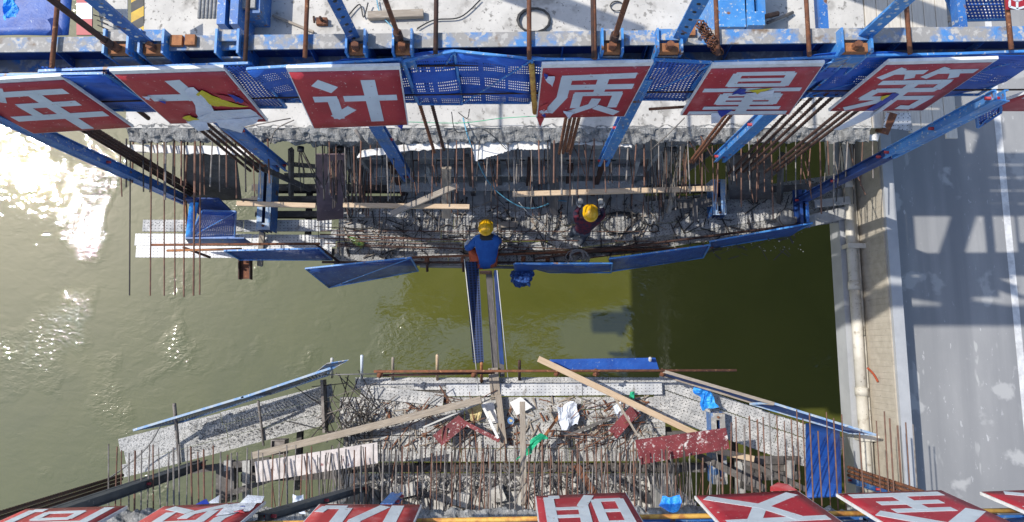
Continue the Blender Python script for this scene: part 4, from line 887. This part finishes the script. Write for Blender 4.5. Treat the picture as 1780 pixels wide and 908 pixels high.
timber(936, 624, 1.15, 1215, 757, .8, .11, .07, 'wood_pale', 'long fresh timber laid diagonally over the lower platform')
timber(908, 700, .9, 911, 878, 2.2, .1, .06, 'wood_grey', 'upright pale timber in the middle of the lower girder')
timber(1150, 762, .55, 1310, 798, .5, .11, .06, 'wood_pale', 'pale timber end under the right red plywood')
timber(1003, 810, 1.2, 1035, 862, 2.1, .12, .06, 'rust', 'brown channel leaning among the lower rebar', 'lath', 'lath')
timber(640, 28, DZ+.07, 736, 24, DZ+.07, .13, .1, 'wood_grey', 'round-edged grey timber lying on the upper deck')
timber(474, 27, DZ+.04, 545, 56, DZ+.04, .04, .04, 'wood_grey', 'thin lath on the upper deck', 'lath', 'lath')
sheet('plywood_sheet', quad(551, 384, .15, 597, 380, .15, 600, 268, 2.3, 549, 268, 2.3), .018, 'ply_purple', label='purple-brown plywood standing at the left web', cat='plywood')
sheet('plywood_sheet', quad(1113, 808, 1.25, 1268, 780, 1.25, 1262, 744, 1.3, 1104, 765, 1.3), .018, 'ply_red', label='big red plywood sheet lying over the right web bars', cat='plywood')
sheet('plywood_sheet', quad(446, 839, 1.45, 657, 805, 1.45, 656, 769, 1.5, 443, 803, 1.5), .018, 'ply_white', label='long whitewashed plywood sheet lying over the left web bars', cat='plywood')
sheet('plywood_sheet', quad(768, 775, .35, 815, 737, .3, 797, 722, .3, 752, 757, .35), .016, 'ply_red', label='small red board left of the red lath', cat='plywood')
sheet('plywood_sheet', quad(1072, 763, .35, 1112, 718, .35, 1096, 706, .35, 1058, 748, .35), .016, 'ply_red', label='small red board under the pale diagonal timber', cat='plywood')
timber(803, 733, .3, 868, 766, .3, .08, .02, 'ply_red', 'thin red lath on the lower platform', 'lath', 'lath')
timber(838, 703, .3, 866, 762, .32, .05, .03, 'sign_frame', 'thin white lath beside the red lath', 'lath', 'lath')
timber(736, 743, .35, 832, 702, .35, .03, .03, 'hose_white', 'thin white strip across the small red board', 'lath', 'lath')
timber(985, 705, .1, 938, 770, .5, .05, .03, 'rust_orange', 'orange stick tied with green cloth', 'lath', 'lath')
timber(975, 762, .2, 1060, 727, .2, .05, .04, 'wood_dark', 'brown stick on the lower platform right of the green cloth', 'lath', 'lath')
timber(1068, 690, .9, 1108, 757, .9, .04, .02, 'wood_grey', 'thin lath crossing under the pale diagonal timber', 'lath', 'lath')
sheet('steel_offcut', quad(898, 722, .12, 926, 708, .12, 905, 690, .12, 886, 700, .12), .01, 'sign_frame', label='white slotted plate beside the blue tape roll', cat='steel offcut')
sheet('steel_offcut', quad(850, 735, .1, 866, 735, .1, 858, 700, .1, 840, 700, .1), .01, 'foam_board', label='pale toothed plate beside the gangway landing', cat='steel offcut')
# tape roll
p = W(888, 731, .12); o = thing('tape_roll', p, 'blue round lid with brown centre on the lower platform', 'roll')
tube('rim', [p, p+V((0, 0, .06))], .065, 'blue_light', o, 16, smooth=False); tube('core', [p+V((0, 0, .05)), p+V((0, 0, .065))], .028, 'foam_yellow', o, 12, smooth=False)
# rags, bags, bottle
def rag(name, cs, m, label, cat, wob=.1, seed=1, t=.004):
    v, f, uv = g_sheet(cs, t, 14, 14)
    out = []
    for p in v:
        q = V((p.x, p.y, seed*3.1)); h = mnoise.fractal(q*5, 1, 2, 4)
        out.append(p+V((.09*mnoise.noise(q*6), .09*mnoise.noise(q*6+V((9, 0, 0))), wob*(h+.25*abs(mnoise.noise(q*17))))))
    return mk(name, out, f, m, uv=uv, label=label, cat=cat)
rag('cement_bag', quad(975, 748, .2, 1006, 738, .2, 1000, 700, .2, 966, 708, .2), 'vinyl_white', 'crumpled white sack with blue print on the lower platform', 'sack')
rag('cloth_scrap', quad(1068, 730, .35, 1082, 724, .35, 1080, 702, .35, 1066, 706, .35), 'vinyl_white', 'small white paper scrap beside the right small red board', 'scrap')
rag('green_cloth', quad(900, 802, .7, 914, 800, .7, 948, 758, .5, 935, 752, .5), 'cloth_green', 'green cloth strip hanging from the orange stick', 'cloth')
rag('green_cloth', quad(1093, 695, .2, 1108, 694, .2, 1106, 684, .2, 1094, 685, .2), 'cloth_green', 'small green scrap behind the pale diagonal timber', 'cloth', seed=4)
rag('tarp_scrap', quad(1222, 712, .3, 1246, 710, .3, 1232, 670, .35, 1206, 668, .35), 'tarp', 'bright blue tarp scrap on the right wing', 'tarp', seed=5)
rag('tarp_scrap', quad(1152, 885, 3.0, 1182, 883, 3.0, 1180, 866, 3.0, 1154, 868, 3.0), 'tarp', 'small bright blue wad beside the bottom yellow rail', 'tarp', seed=6)
rag('plastic_bag', quad(508, 888, 2.7, 528, 890, 2.7, 526, 866, 2.7, 511, 866, 2.7), 'vinyl_white', 'pale blue plastic bag caught beside the left lower hanger', 'bag', seed=9)
rag('foam_scrap', quad(818, 728, .15, 838, 728, .15, 838, 708, .15, 814, 708, .15), 'foam_yellow', 'yellow foam scrap beside the small red board', 'scrap', .08, 8)
p0, p1 = W(606, 412, .12), W(632, 428, .1)
o = thing('bottle', p0, 'green striped bottle lying on the upper platform at left', 'bottle')
tube('body', [p0.lerp(p1, t) for t in (0, .1, .35, .6, .95, 1)], [.02, .025, .06, .07, .07, .04], 'bottle_green', o, 10); tube('cap', [p0.lerp(p1, -.08), p0], .024, 'foam_yellow', o, 8)
# bucket on the upper platform
p = W(1361, 383, .0); o = thing('bucket', p, 'round grey bucket at the right end of the upper platform', 'bucket')
tube('wall', [p, p+V((0, 0, .26)), p+V((0, 0, .262)), p+V((0, 0, .2))], [.15, .185, .172, .17], 'grey_concrete', o, 20)
tube('rim', [p+V((math.cos(a)*.18, math.sin(a)*.18, .26)) for a in [i*math.pi/9 for i in range(19)]], .01, 'rebar_grey', o, 5)
# steel block on lower left wing
p = W(490, 775, .1); o = thing('steel_box', p, 'small open grey steel box beside the long weathered timber', 'box')
for a in (((-.13, -.14, 0), (-.11, .14, .25)), ((.11, -.14, 0), (.13, .14, .25)), ((-.11, .12, 0), (.11, .14, .25)), ((-.11, -.14, 0), (.11, -.12, .25)), ((-.11, -.12, .18), (.11, .12, .2))):
    MB().add(*g_box(p+V(a[0]), p+V(a[1]))).build('plate', 'rebar_grey', o)
tube('post', [W(303, 703, .9), W(309, 770, .05), W(312, 808, .05)], .035, 'rebar_grey', label='bent grey post across the left wing', cat='post')
cable('hose', [(280, 738, .6), (258, 775, .4), (220, 810, .3), (180, 838, .6)], .014, 'cable_grey', 'grey hose drooping over the left end of the lower wing', 'hose')
tube('post', [W(449, 698, .8), W(455, 745, .02), W(458, 775, .02)], .026, 'rebar_grey', label='thin grey post shadowing the middle of the left wing', cat='post')
extr('steel_offcut', rect(.05, .25), W(562, 660, .1), W(566, 752, .1), 'rebar_grey', label='grey steel edge plate at the inner end of the left wing', cat='steel offcut')
# upper platform long transverse bars and cables
for i in range(9):
    v = 396+i*4.2; z = .12+R.uniform(0, .15); MM = [R.choice(['rebar_dark', 'rebar_grey', 'rebar_rust'])]
    rod('long_rebar', W(545+R.uniform(-20, 60), v+R.uniform(-3, 3), z), W(1000+R.uniform(-120, 190), v+6+R.uniform(-5, 8), z), .009, MM[0], label='long %s bar lying lengthways on the upper platform, %s among the row' % (COLW[MM[0]], ('nearest the rim' if i > 6 else 'midway' if i > 2 else 'nearest the girder')), cat='rebar', group='long bars on the upper platform')
for i in range(15):
    u = 560+i*35+R.uniform(-6, 6); z = .06
    rod('cross_rebar', W(u, R.uniform(430, 452), z), W(u+R.uniform(-3, 3), R.uniform(372, 392), z+.05), .008, R.choice(['rebar_dark', 'rebar_dark', 'rebar_grey']), label='thin bar lying across the upper platform among others', cat='rebar', group='cross bars on the upper platform')
for i in range(7):
    MM = [R.choice(['rebar_rust', 'rebar_dark'])]
    rod('long_rebar', W(830+R.uniform(0, 200), 446+R.uniform(-8, 3), .2), W(1150+R.uniform(-60, 150), 432+R.uniform(-14, 6), .2), .009, MM[0], label='%s bar lying along the right rim of the upper platform' % COLW[MM[0]], cat='rebar', group='bars along the right rim')
for i in range(96):
    u, v = R.gauss(608, 30), R.uniform(668, 765)
    if 34 < i <= 54: u, v = R.uniform(980, 1110), R.uniform(690, 770)
    if 54 < i <= 69: u, v = R.uniform(720, 860), R.uniform(690, 770)
    lf = i <= 34 or i > 69
    a = R.gauss(.6, .7) if 20 < i <= 69 else R.gauss(1.7, .55); l = R.uniform(18, 55)
    p, q = W(u-math.cos(a)*l, v+math.sin(a)*l*.8, R.uniform(.05, .2)), W(u+math.cos(a)*l, v-math.sin(a)*l*.8, R.uniform(.08, .45))
    k = 'tangled on the left' if lf else ('scattered on the right' if i <= 54 else 'scattered near the gangway')
    bm_ = R.choice(['rebar_dark', 'rebar_dark', 'rebar_grey']) if lf else R.choice(['rebar_rust', 'rust', 'rebar_grey'])
    rod('loose_rebar', p, q, .0085, bm_, label='%s, %s of the lower platform' % (barword(p, q, bm_), k), cat='rebar', group='loose bars '+k)
def coil(name, u, v, z, r, m, label, turns=5, cr=.012, cat='cable', squash=.8, jig=.15):
    c = W(u, v, z); pts = []
    for i in range(turns*14):
        a = i/14*2*math.pi; k = 1+jig*mnoise.noise(V((i*.13, u, 0)))
        pts.append(c+V((math.cos(a)*r*k, math.sin(a)*r*squash*k, .01+.004*(i/14)+.015*mnoise.noise(V((i*.3, 3, u))))))
    return tube(name, pts, cr, m, n=5, label=label, cat=cat)
coil('cable_coil', 928, 36, DZ+.02, .27, 'cable_black', 'black cable coil on the upper deck behind the beam', 7, jig=.2)
coil('cable_coil', 1072, 12, DZ+.02, .11, 'cable_black', 'small wire loop on the upper deck', 2, .008)
coil('cable_coil', 1080, 388, .05, .42, 'cable_black', 'loose black cable loops right of the plaid-shirted worker', 4, .01, jig=.5, squash=.5)
coil('cable_coil', 1136, 398, .05, .1, 'cable_black', 'small black cable loop right of the larger loops', 3, .01)
coil('wire_tangle', 1006, 446, .75, .16, 'cable_grey', 'grey wire tangle hung on the handrail', 9, .008, jig=.9, cat='wire')
cable('hose', [(805, 205, 2.7), (818, 250, 2.6), (850, 318, 1.2), (895, 355, .8), (930, 362, .6), (965, 350, .5), (985, 350, .5)], .012, 'hose_cyan', 'pale cyan hose running down past the deck edge', 'hose')
cable('hose', [(902, 352, .6), (920, 372, .4), (945, 392, .1), (950, 400, .05)], .008, 'hose_white', 'thin white hose on the upper platform', 'hose')
cable('string', [(700, 212, 2.9), (800, 214, 2.75), (870, 206, 2.8), (935, 202, 2.9)], .006, 'string_green', 'thin green string along the upper deck edge', 'string')
cable('wire', [(785, 195, 3.6), (795, 230, 2.9), (840, 225, 2.7), (880, 260, 2.5)], .007, 'cable_black', 'black wire hanging below the peak of the guard', 'wire')
cable('wire', [(797, 196, 3.8), (812, 206, 3.4), (816, 190, 3.8)], .007, 'cable_black', 'small wire loop under the guard panels', 'wire')
cable('wire', [(725, 50, DZ+.05), (755, 35, DZ+.05), (800, 30, DZ+.05), (835, 0, DZ+.05)], .012, 'cable_black', 'black cable across the upper deck', 'cable')
cable('wire', [(605, 28, DZ+.05), (625, 8, DZ+.05), (632, 30, DZ+.05), (640, 5, DZ+.1)], .012, 'cable_black', 'black cable loops beside the perforated strap', 'cable')
cable('wire', [(655, 0, DZ+.05), (662, 25, DZ+.05), (685, 50, DZ+.05)], .012, 'hose_cyan', 'pale blue hose across the grey timber', 'hose')
tube('tube_offcut', [W(618, 226, DZ+.2), W(632, 246, DZ+.05)], .03, 'rebar_grey', n=10, label='grey tube offcut leaning on the deck edge', cat='tube')
stube(924, 112, 6.2, 930, 196, 5.0, 'yellow_rust', 'yellow tube standing left of the frayed-edge sign', .034)
stube(1128, 190, 4.8, 1190, 186, 4.8, 'rust', 'short rusty tube between two signs under the mesh', .02)
stube(150, 122, 6.1, 258, 206, 4.7, 'rust_dark', 'dark rusty angle bar between the first two signs', .03)

# ---------------------------------------------------------------- things on the upper deck
sheet('blue_tarp', quad(-20, 62, DZ+.5, 120, 62, DZ+.5, 128, -20, DZ+.5, -20, -20, DZ+.5), .02, 'blue_sheet', nx=8, ny=6, wob=.06, seed=31, label='large dark blue tarp at the top left corner', cat='tarp')
rag('tarp_scrap', quad(8, 36, DZ+1.0, 34, 34, DZ+1.0, 26, -8, DZ+1.0, 6, -8, DZ+1.0), 'tarp', 'light blue fold hanging over the dark tarp', 'tarp', seed=32)
def striped(u0, u1, v0, v1, z, mats, n, label, slant=0):
    o = thing('warning_board', W((u0+u1)/2, v1, z), label, 'board')
    a, b, c, d = W(u0, v1, z), W(u1, v1, z), W(u1, v0, z), W(u0, v0, z)
    sheet('backing', [p-V((0, 0, .012)) for p in (a, b, c, d)], .02, 'steel_dark', o)
    for i in range(-2, n):
        l0, l1 = a.lerp(d, i/n), a.lerp(d, (i+1)/n); r0, r1 = b.lerp(c, (i+slant)/n), b.lerp(c, (i+1+slant)/n)
        if slant == 0 and i < 0: continue
        sheet('stripe', [l0, r0, r1, l1], .006, mats[i % 2], o)
striped(133, 160, -22, 61, DZ+.6, ['board_red', 'board_white'], 3, 'red and white striped board at the top left', 0)
striped(228, 250, -12, 40, DZ+.8, ['yellow_paint', 'black_paint'], 3, 'yellow and black striped board at the top left', .7)
sheet('concrete_form', quad(180, 60, DZ+.12, 222, 60, DZ+.12, 222, -10, DZ+.12, 165, -10, DZ+.12), .02, 'deck_concrete', label='pale panel with bars between the striped boards', cat='form')
for i in range(6): rod('loose_rebar', W(162+R.uniform(0, 10), 8+i*9, DZ+.2), W(188, 16+i*9, DZ+.2), .008, 'rebar_dark', label='thin dark bar between the two striped boards', cat='rebar', group='bars between the striped boards')
o = thing('steel_box_beam', W(440, 40, DZ), 'grey and blue box beam standing on the upper deck at top left', 'beam')
MB().add(*g_box(W(432, 48, DZ)+V((0, 0, 0)), V((W(470, 48, DZ).x, 9, DZ+.5)))).build('body', 'blue_paint', o)
MB().add(*g_box(V((W(432, 48, DZ).x+.02, W(432, 42, DZ).y, DZ+.5)), V((W(470, 48, DZ).x-.06, 9, DZ+.56)))).build('cover', 'grey_concrete', o)
o = thing('steel_box_beam', W(398, 40, DZ), 'blue rail beam beside the corrugated strip on the upper deck', 'beam')
for u in (386, 408): MB().add(*g_box(V((W(u, 40, DZ+.5).x, W(u, 52, DZ+.5).y, DZ)), V((W(u, 40, DZ+.5).x+.13, 9, DZ+.7)))).build('rail', 'blue_paint', o)
for i in range(6):
    a = W(346+i*6.5, 32, DZ+.3); tube('corrugation', [a, V((a.x, 9, DZ+.3))], .03, 'grey_concrete', o, 8)
o = thing('jack_base', W(1290, 40, DZ), 'blue steel jack base with a slot on the upper deck at right', 'jack')
q0, q1 = W(1250, 44, DZ+1.2), W(1330, 44, DZ+1.2)
MB().add(*g_box((q0.x, q0.y, DZ), (q0.x+.42, q0.y+1.6, DZ+1.15))).build('block', 'blue_light', o)
MB().add(*g_box((q0.x+.44, q0.y, DZ), (q1.x, q0.y+.22, DZ+1.2))).build('foot', 'blue_light', o)
for k in (0, 1): MB().add(*g_box((q0.x+.46+k*.17, q0.y+.23, DZ), (q0.x+.58+k*.17, q0.y+1.6, DZ+1.1))).build('rail', 'blue_light', o)
tube('bolt', [(q0.x+.28, q0.y-.02, DZ+.95), (q0.x+.28, q0.y+.02, DZ+.95)], .06, 'rust', o, 10)
o = thing('rust_bracket', W(562, 40, DZ), 'small rusty anchor bracket on the upper deck', 'bracket')
p = W(562, 40, DZ); MB().add(*g_box(p+V((-.1, -.06, 0)), p+V((.08, .06, .08)))).build('block', 'rust', o); tube('hook', [p+V((-.16, .1, .02)), p+V((-.12, -.04, .1))], .02, 'rust_dark', o); tube('bolt', [p+V((0, 0, .08)), p+V((0, 0, .2))], .025, 'rust_dark', o)
stube(1300, 36, DZ+.3, 1352, 24, DZ+.1, 'rebar_rust', 'short brown tube on the upper deck beside the blue jack', .045, 'tube_offcut', 'tube')
stube(1334, 40, DZ+.2, 1378, 22, DZ+.05, 'rebar_grey', 'thin tube leaning beside the short brown tube', .03, 'tube_offcut', 'tube')
mesh_panel(quad(1660, 36, 5.2, 1755, 34, 5.2, 1748, -14, 5.2, 1640, -14, 5.2), 'blue_grid', 'blue grid panel lying at the top right corner', fm='blue_light')
sheet('steel_offcut', quad(1535, 222, DZ+.02, 1585, 228, DZ+.02, 1582, 196, DZ+.1, 1540, 196, DZ+.1), .02, 'plank_clean', label='white slotted plate at the right corner of the upper deck', cat='steel offcut')
mesh_panel(quad(1700, 222, 5.0, 1740, 196, 5.0, 1740, 180, 5.2, 1695, 186, 5.2), 'blue_grid', 'small blue grid panel hanging over the road', fm='blue_light')
# deck edge wood on the right
timber(1532, 232, 2.45, 1548, 196, 2.6, .12, .3, 'rust', 'rusty edge block at the right corner of the upper deck', 'edge_block', 'block')
tb = thing('timber_platform', V((6.6, 4.6, 2.4)), 'pale boarded platform beyond the right edge of the upper deck', 'platform')
for i in range(7): extr('board', rect(.19, .04, .004), V((6.07+i*.2, 3.72+R.uniform(-.06, .06)-.03*i, 2.58+R.uniform(-.005, .005))), V((6.07+i*.2, 9+R.uniform(-.1, .1), 2.58)), 'wood_bleached', tb)
for y in (4.0, 5.6, 7.4): extr('bearer', rect(.1, .14), V((5.97, y, 2.48)), V((7.45, y, 2.48)), 'wood_grey', tb)
# chain
a, b = W(1215, 42, ZT+.25), W(1248, 92, ZT-.05); o = thing('chain', b, 'rusty chain hanging over the upper crossbeam', 'chain')
for i in range(13):
    for j in (-1, 0, 1):
        c = a.lerp(b, i/12)+V((j*.035, 0, .02)); rr = .024
        q = Quaternion((0, 0, 1), i*1.3+j) @ Quaternion((1, 0, 0), i*.9+j)
        pts = [c+q @ V((math.cos(k*math.pi/4)*rr, math.sin(k*math.pi/4)*rr*1.5, 0)) for k in range(9)]
        tube('link', pts, .008, 'rust', o, 5)
tube('blue_ring', [W(1212, 42, ZT+.25)+V((math.cos(k*math.pi/8)*.09, math.sin(k*math.pi/8)*.06, 0)) for k in range(9)], .02, 'blue_light', label='blue half ring holding the rusty chain', cat='ring')
o = thing('corner_sign', W(1765, 8, 6.2), 'small red sign with white lines at the top right corner', 'sign')
sheet('board', quad(1749, 17, 6.4, 1790, 17, 6.4, 1790, -30, 6.5, 1746, -30, 6.5), .02, 'board_red', o)
b = MB()
for (x0, y0, x1, y1) in ((1755, 12, 1768, 16), (1768, 16, 1782, 12), (1768, 16, 1768, 2), (1755, 12, 1755, -2), (1755, -2, 1768, 2), (1768, 2, 1782, -2)): b.add(*g_extr(rect(.022, .008), W(x0, y0, 6.44), W(x1, y1, 6.44)))
b.build('lettering', 'sign_white', o)
# ---------------------------------------------------------------- people
def person(name, joints, bones, mats, label, extra=None):
    """joints: key -> (pos, radius, material index); bones: pairs"""
    keys = list(joints); idx = {k: i for i, k in enumerate(keys)}
    me = bpy.data.meshes.new('skel'); me.from_pydata([joints[k][0] for k in keys], [(idx[a], idx[b]) for a, b in bones], [])
    ob = bpy.data.objects.new('skel', me); C.objects.link(ob)
    md = ob.modifiers.new('skin', 'SKIN'); md.use_smooth_shade = True
    sv = me.skin_vertices[0].data
    for k in keys:
        r = joints[k][1]; sv[idx[k]].radius = r if isinstance(r, tuple) else (r, r)
    sv[idx['pelvis']].use_root = True
    ss = ob.modifiers.new('sub', 'SUBSURF'); ss.levels = 2; ss.render_levels = 2
    dg = bpy.context.evaluated_depsgraph_get(); ev = ob.evaluated_get(dg); m2 = bpy.data.meshes.new_from_object(ev)
    vs = [v.co.copy() for v in m2.vertices]; fs = [tuple(p.vertices) for p in m2.polygons]
    bpy.data.objects.remove(ob)
    o = mk(name, vs, fs, mats, label=label, cat='person', smooth=True)
    segs = [(joints[a][0], joints[b][0], joints[a][2], joints[b][2]) for a, b in bones]
    base = WL[o]
    for p in o.data.polygons:
        c = p.center+base; best = None
        for a, b, ma, mb in segs:
            d = b-a; t = max(0, min(1, (c-a).dot(d)/max(1e-9, d.length_squared))); q = (c-a-d*t).length
            if best is None or q < best[0]: best = (q, ma if t < .55 else mb)
        p.material_index = best[1]
    return o
def helmet(par, c, tilt, r=.135):
    vs = []; fs = []; n, m = 20, 8; q = tilt
    for j in range(m+1):
        ph = math.pi/2*j/m
        for i in range(n):
            a = 2*math.pi*i/n; k = math.cos(ph); vs.append(c+q @ V((math.cos(a)*k*r*.9, math.sin(a)*k*r*1.08, math.sin(ph)*r*.95)))
    for j in range(m):
        for i in range(n): fs.append((j*n+i, j*n+(i+1) % n, (j+1)*n+(i+1) % n, (j+1)*n+i))
    k = len(vs)
    for i in range(n):
        a = 2*math.pi*i/n; f = 1.14+(.16 if math.sin(a) > .5 else 0); vs.append(c+q @ V((math.cos(a)*r*.9*f, math.sin(a)*r*1.08*f, -.012)))
    for i in range(n): fs.append((i, k+i, k+(i+1) % n, (i+1) % n))
    h = mk('helmet', vs, fs, 'helmet', par, smooth=True)
    ridge = [c+q @ V((0, math.cos(a)*r*1.08, math.sin(a)*r*.97)) for a in [math.radians(d) for d in range(25, 156, 13)]]
    tube('ridge', ridge, .012, 'helmet', h, 6)
def fingers(par, c, d, side, m='glove', curl=V((0, 0, -1))):
    d = d.normalized(); s = side.normalized(); g = d.cross(s).normalized()
    if g.dot(curl) < 0: g = -g
    b = MB()
    for i, (o_, l) in enumerate(((-.033, .072), (-.011, .08), (.011, .076), (.033, .06))):
        p = c+s*o_+d*.045
        b.add(*g_tube([p-d*.02, p+d*l*.45, p+d*l*.75+g*.02, p+d*l*.85+g*.05], [.0105, .0105, .0095, .007], 6))
    p = c-s*.036; b.add(*g_tube([p-d*.02, p-s*.03+d*.02+g*.01, p-s*.034+d*.05+g*.025], [.012, .0115, .008], 6))
    b.build('fingers', m, par, smooth=True)
# seated worker, back to the camera
pel = W(846, 463, .52)
def J(dx, dy, dz, r, m): return (pel+V((dx*1.06, dy*1.02, dz)), (r[0]*1.14, r[1]*1.1) if isinstance(r, tuple) else r*1.06, m)
# materials: 0 shirt 1 trousers 2 skin 3 hair 4 shoe 5 cuff 6 glove
j = {'pelvis': J(0, 0, 0, (.17, .13), 0), 'waist': J(.0, .16, .13, (.165, .115), 0), 'chest': J(.005, .36, .28, (.19, .12), 0), 'neck': J(.01, .53, .40, (.07, .07), 3), 'head': J(.0, .61, .50, (.09, .095), 3), 'crown': J(.0, .64, .58, .08, 3),
     'shl': J(-.19, .44, .32, .085, 0), 'ell': J(-.33, .29, .2, .065, 0), 'fal': J(-.36, .4, .14, .05, 5), 'hal': J(-.27, .5, .1, .042, 6),
     'shr': J(.19, .44, .32, .085, 0), 'elr': J(.23, .46, .08, .06, 0), 'far': J(.12, .62, .0, .042, 5), 'har': J(.02, .68, -.02, .04, 6),
     'hpl': J(-.12, .03, -.03, .12, 1), 'knl': J(-.27, .33, .04, .085, 1), 'anl': J(-.25, .07, -.2, .06, 1), 'tol': J(-.36, .12, -.27, .055, 4),
     'hpr': J(.1, .02, -.03, .115, 1), 'knr': J(.14, .36, .0, .085, 1), 'anr': J(.1, .2, -.36, .055, 1), 'tor': J(.12, .36, -.4, .045, 4)}
bones = [('pelvis', 'waist'), ('waist', 'chest'), ('chest', 'neck'), ('neck', 'head'), ('head', 'crown'), ('chest', 'shl'), ('shl', 'ell'), ('ell', 'fal'), ('fal', 'hal'), ('chest', 'shr'), ('shr', 'elr'), ('elr', 'far'), ('far', 'har'), ('pelvis', 'hpl'), ('hpl', 'knl'), ('knl', 'anl'), ('anl', 'tol'), ('pelvis', 'hpr'), ('hpr', 'knr'), ('knr', 'anr'), ('anr', 'tor')]
w1 = person('person', j, bones, ['shirt_blue', 'trousers_orange', 'skin', 'hair', 'shoe', 'cuff_white', 'glove'], 'person in a blue shirt and orange trousers crouching at the gangway head')
helmet(w1, j['head'][0]+V((0, .03, .04)), Quaternion((1, 0, 0), math.radians(-18)))
fingers(w1, j['hal'][0], V((.3, 1, -.1)), V((1, -.3, 0)))
fingers(w1, j['har'][0], V((-.5, 1, -.1)), V((-1, -.3, 0)))
sheet('waistband', [pel+V((-.13, -.145, -.04)), pel+V((.1, -.15, -.04)), pel+V((.1, -.1, .07)), pel+V((-.13, -.1, .07))], .012, 'skin', w1, 4, 2, .01)
# standing worker in plaid
ft = W(1006, 414, 0)
def K(dx, dy, z, r, m): return (ft+V((dx-.03*(z > .8), dy*(.62 if z > .8 else 1), z)), r, m)
j = {'pelvis': K(.0, -.02, .9, (.15, .11), 1), 'waist': K(.02, .03, 1.05, (.15, .11), 0), 'chest': K(.05, .13, 1.3, (.185, .12), 0), 'neck': K(.07, .21, 1.46, (.075, .07), 0), 'head': K(.085, .27, 1.57, (.085, .095), 3), 'crown': K(.085, .28, 1.66, .075, 3),
     'shl': K(-.13, .16, 1.36, .07, 0), 'ell': K(-.15, .38, 1.3, .055, 0), 'fal': K(-.1, .52, 1.42, .045, 0), 'hal': K(-.08, .58, 1.48, .038, 4),
     'shr': K(.24, .15, 1.36, .07, 0), 'elr': K(.36, .33, 1.28, .055, 0), 'far': K(.31, .5, 1.42, .045, 0), 'har': K(.29, .57, 1.48, .038, 4),
     'hpl': K(-.09, -.02, .85, .1, 1), 'knl': K(-.13, .1, .48, .075, 1), 'anl': K(-.16, .02, .1, .05, 1), 'tol': K(-.17, .16, .045, .045, 5),
     'hpr': K(.09, -.02, .85, .1, 1), 'knr': K(.08, .0, .48, .075, 1), 'anr': K(.02, -.14, .1, .05, 1), 'tor': K(.0, -.0, .045, .045, 5)}
w2 = person('person', j, bones, ['shirt_plaid', 'jeans', 'skin', 'hair', 'glove', 'shoe_white'], 'person in a dark red plaid shirt and jeans reaching up to the rebar')
helmet(w2, j['head'][0]+V((0, .01, .04)), Quaternion((1, 0, 0), math.radians(-12)))
fingers(w2, j['hal'][0], V((.1, 1, .4)), V((1, 0, 0))); fingers(w2, j['har'][0], V((-.1, 1, .4)), V((-1, 0, 0)))
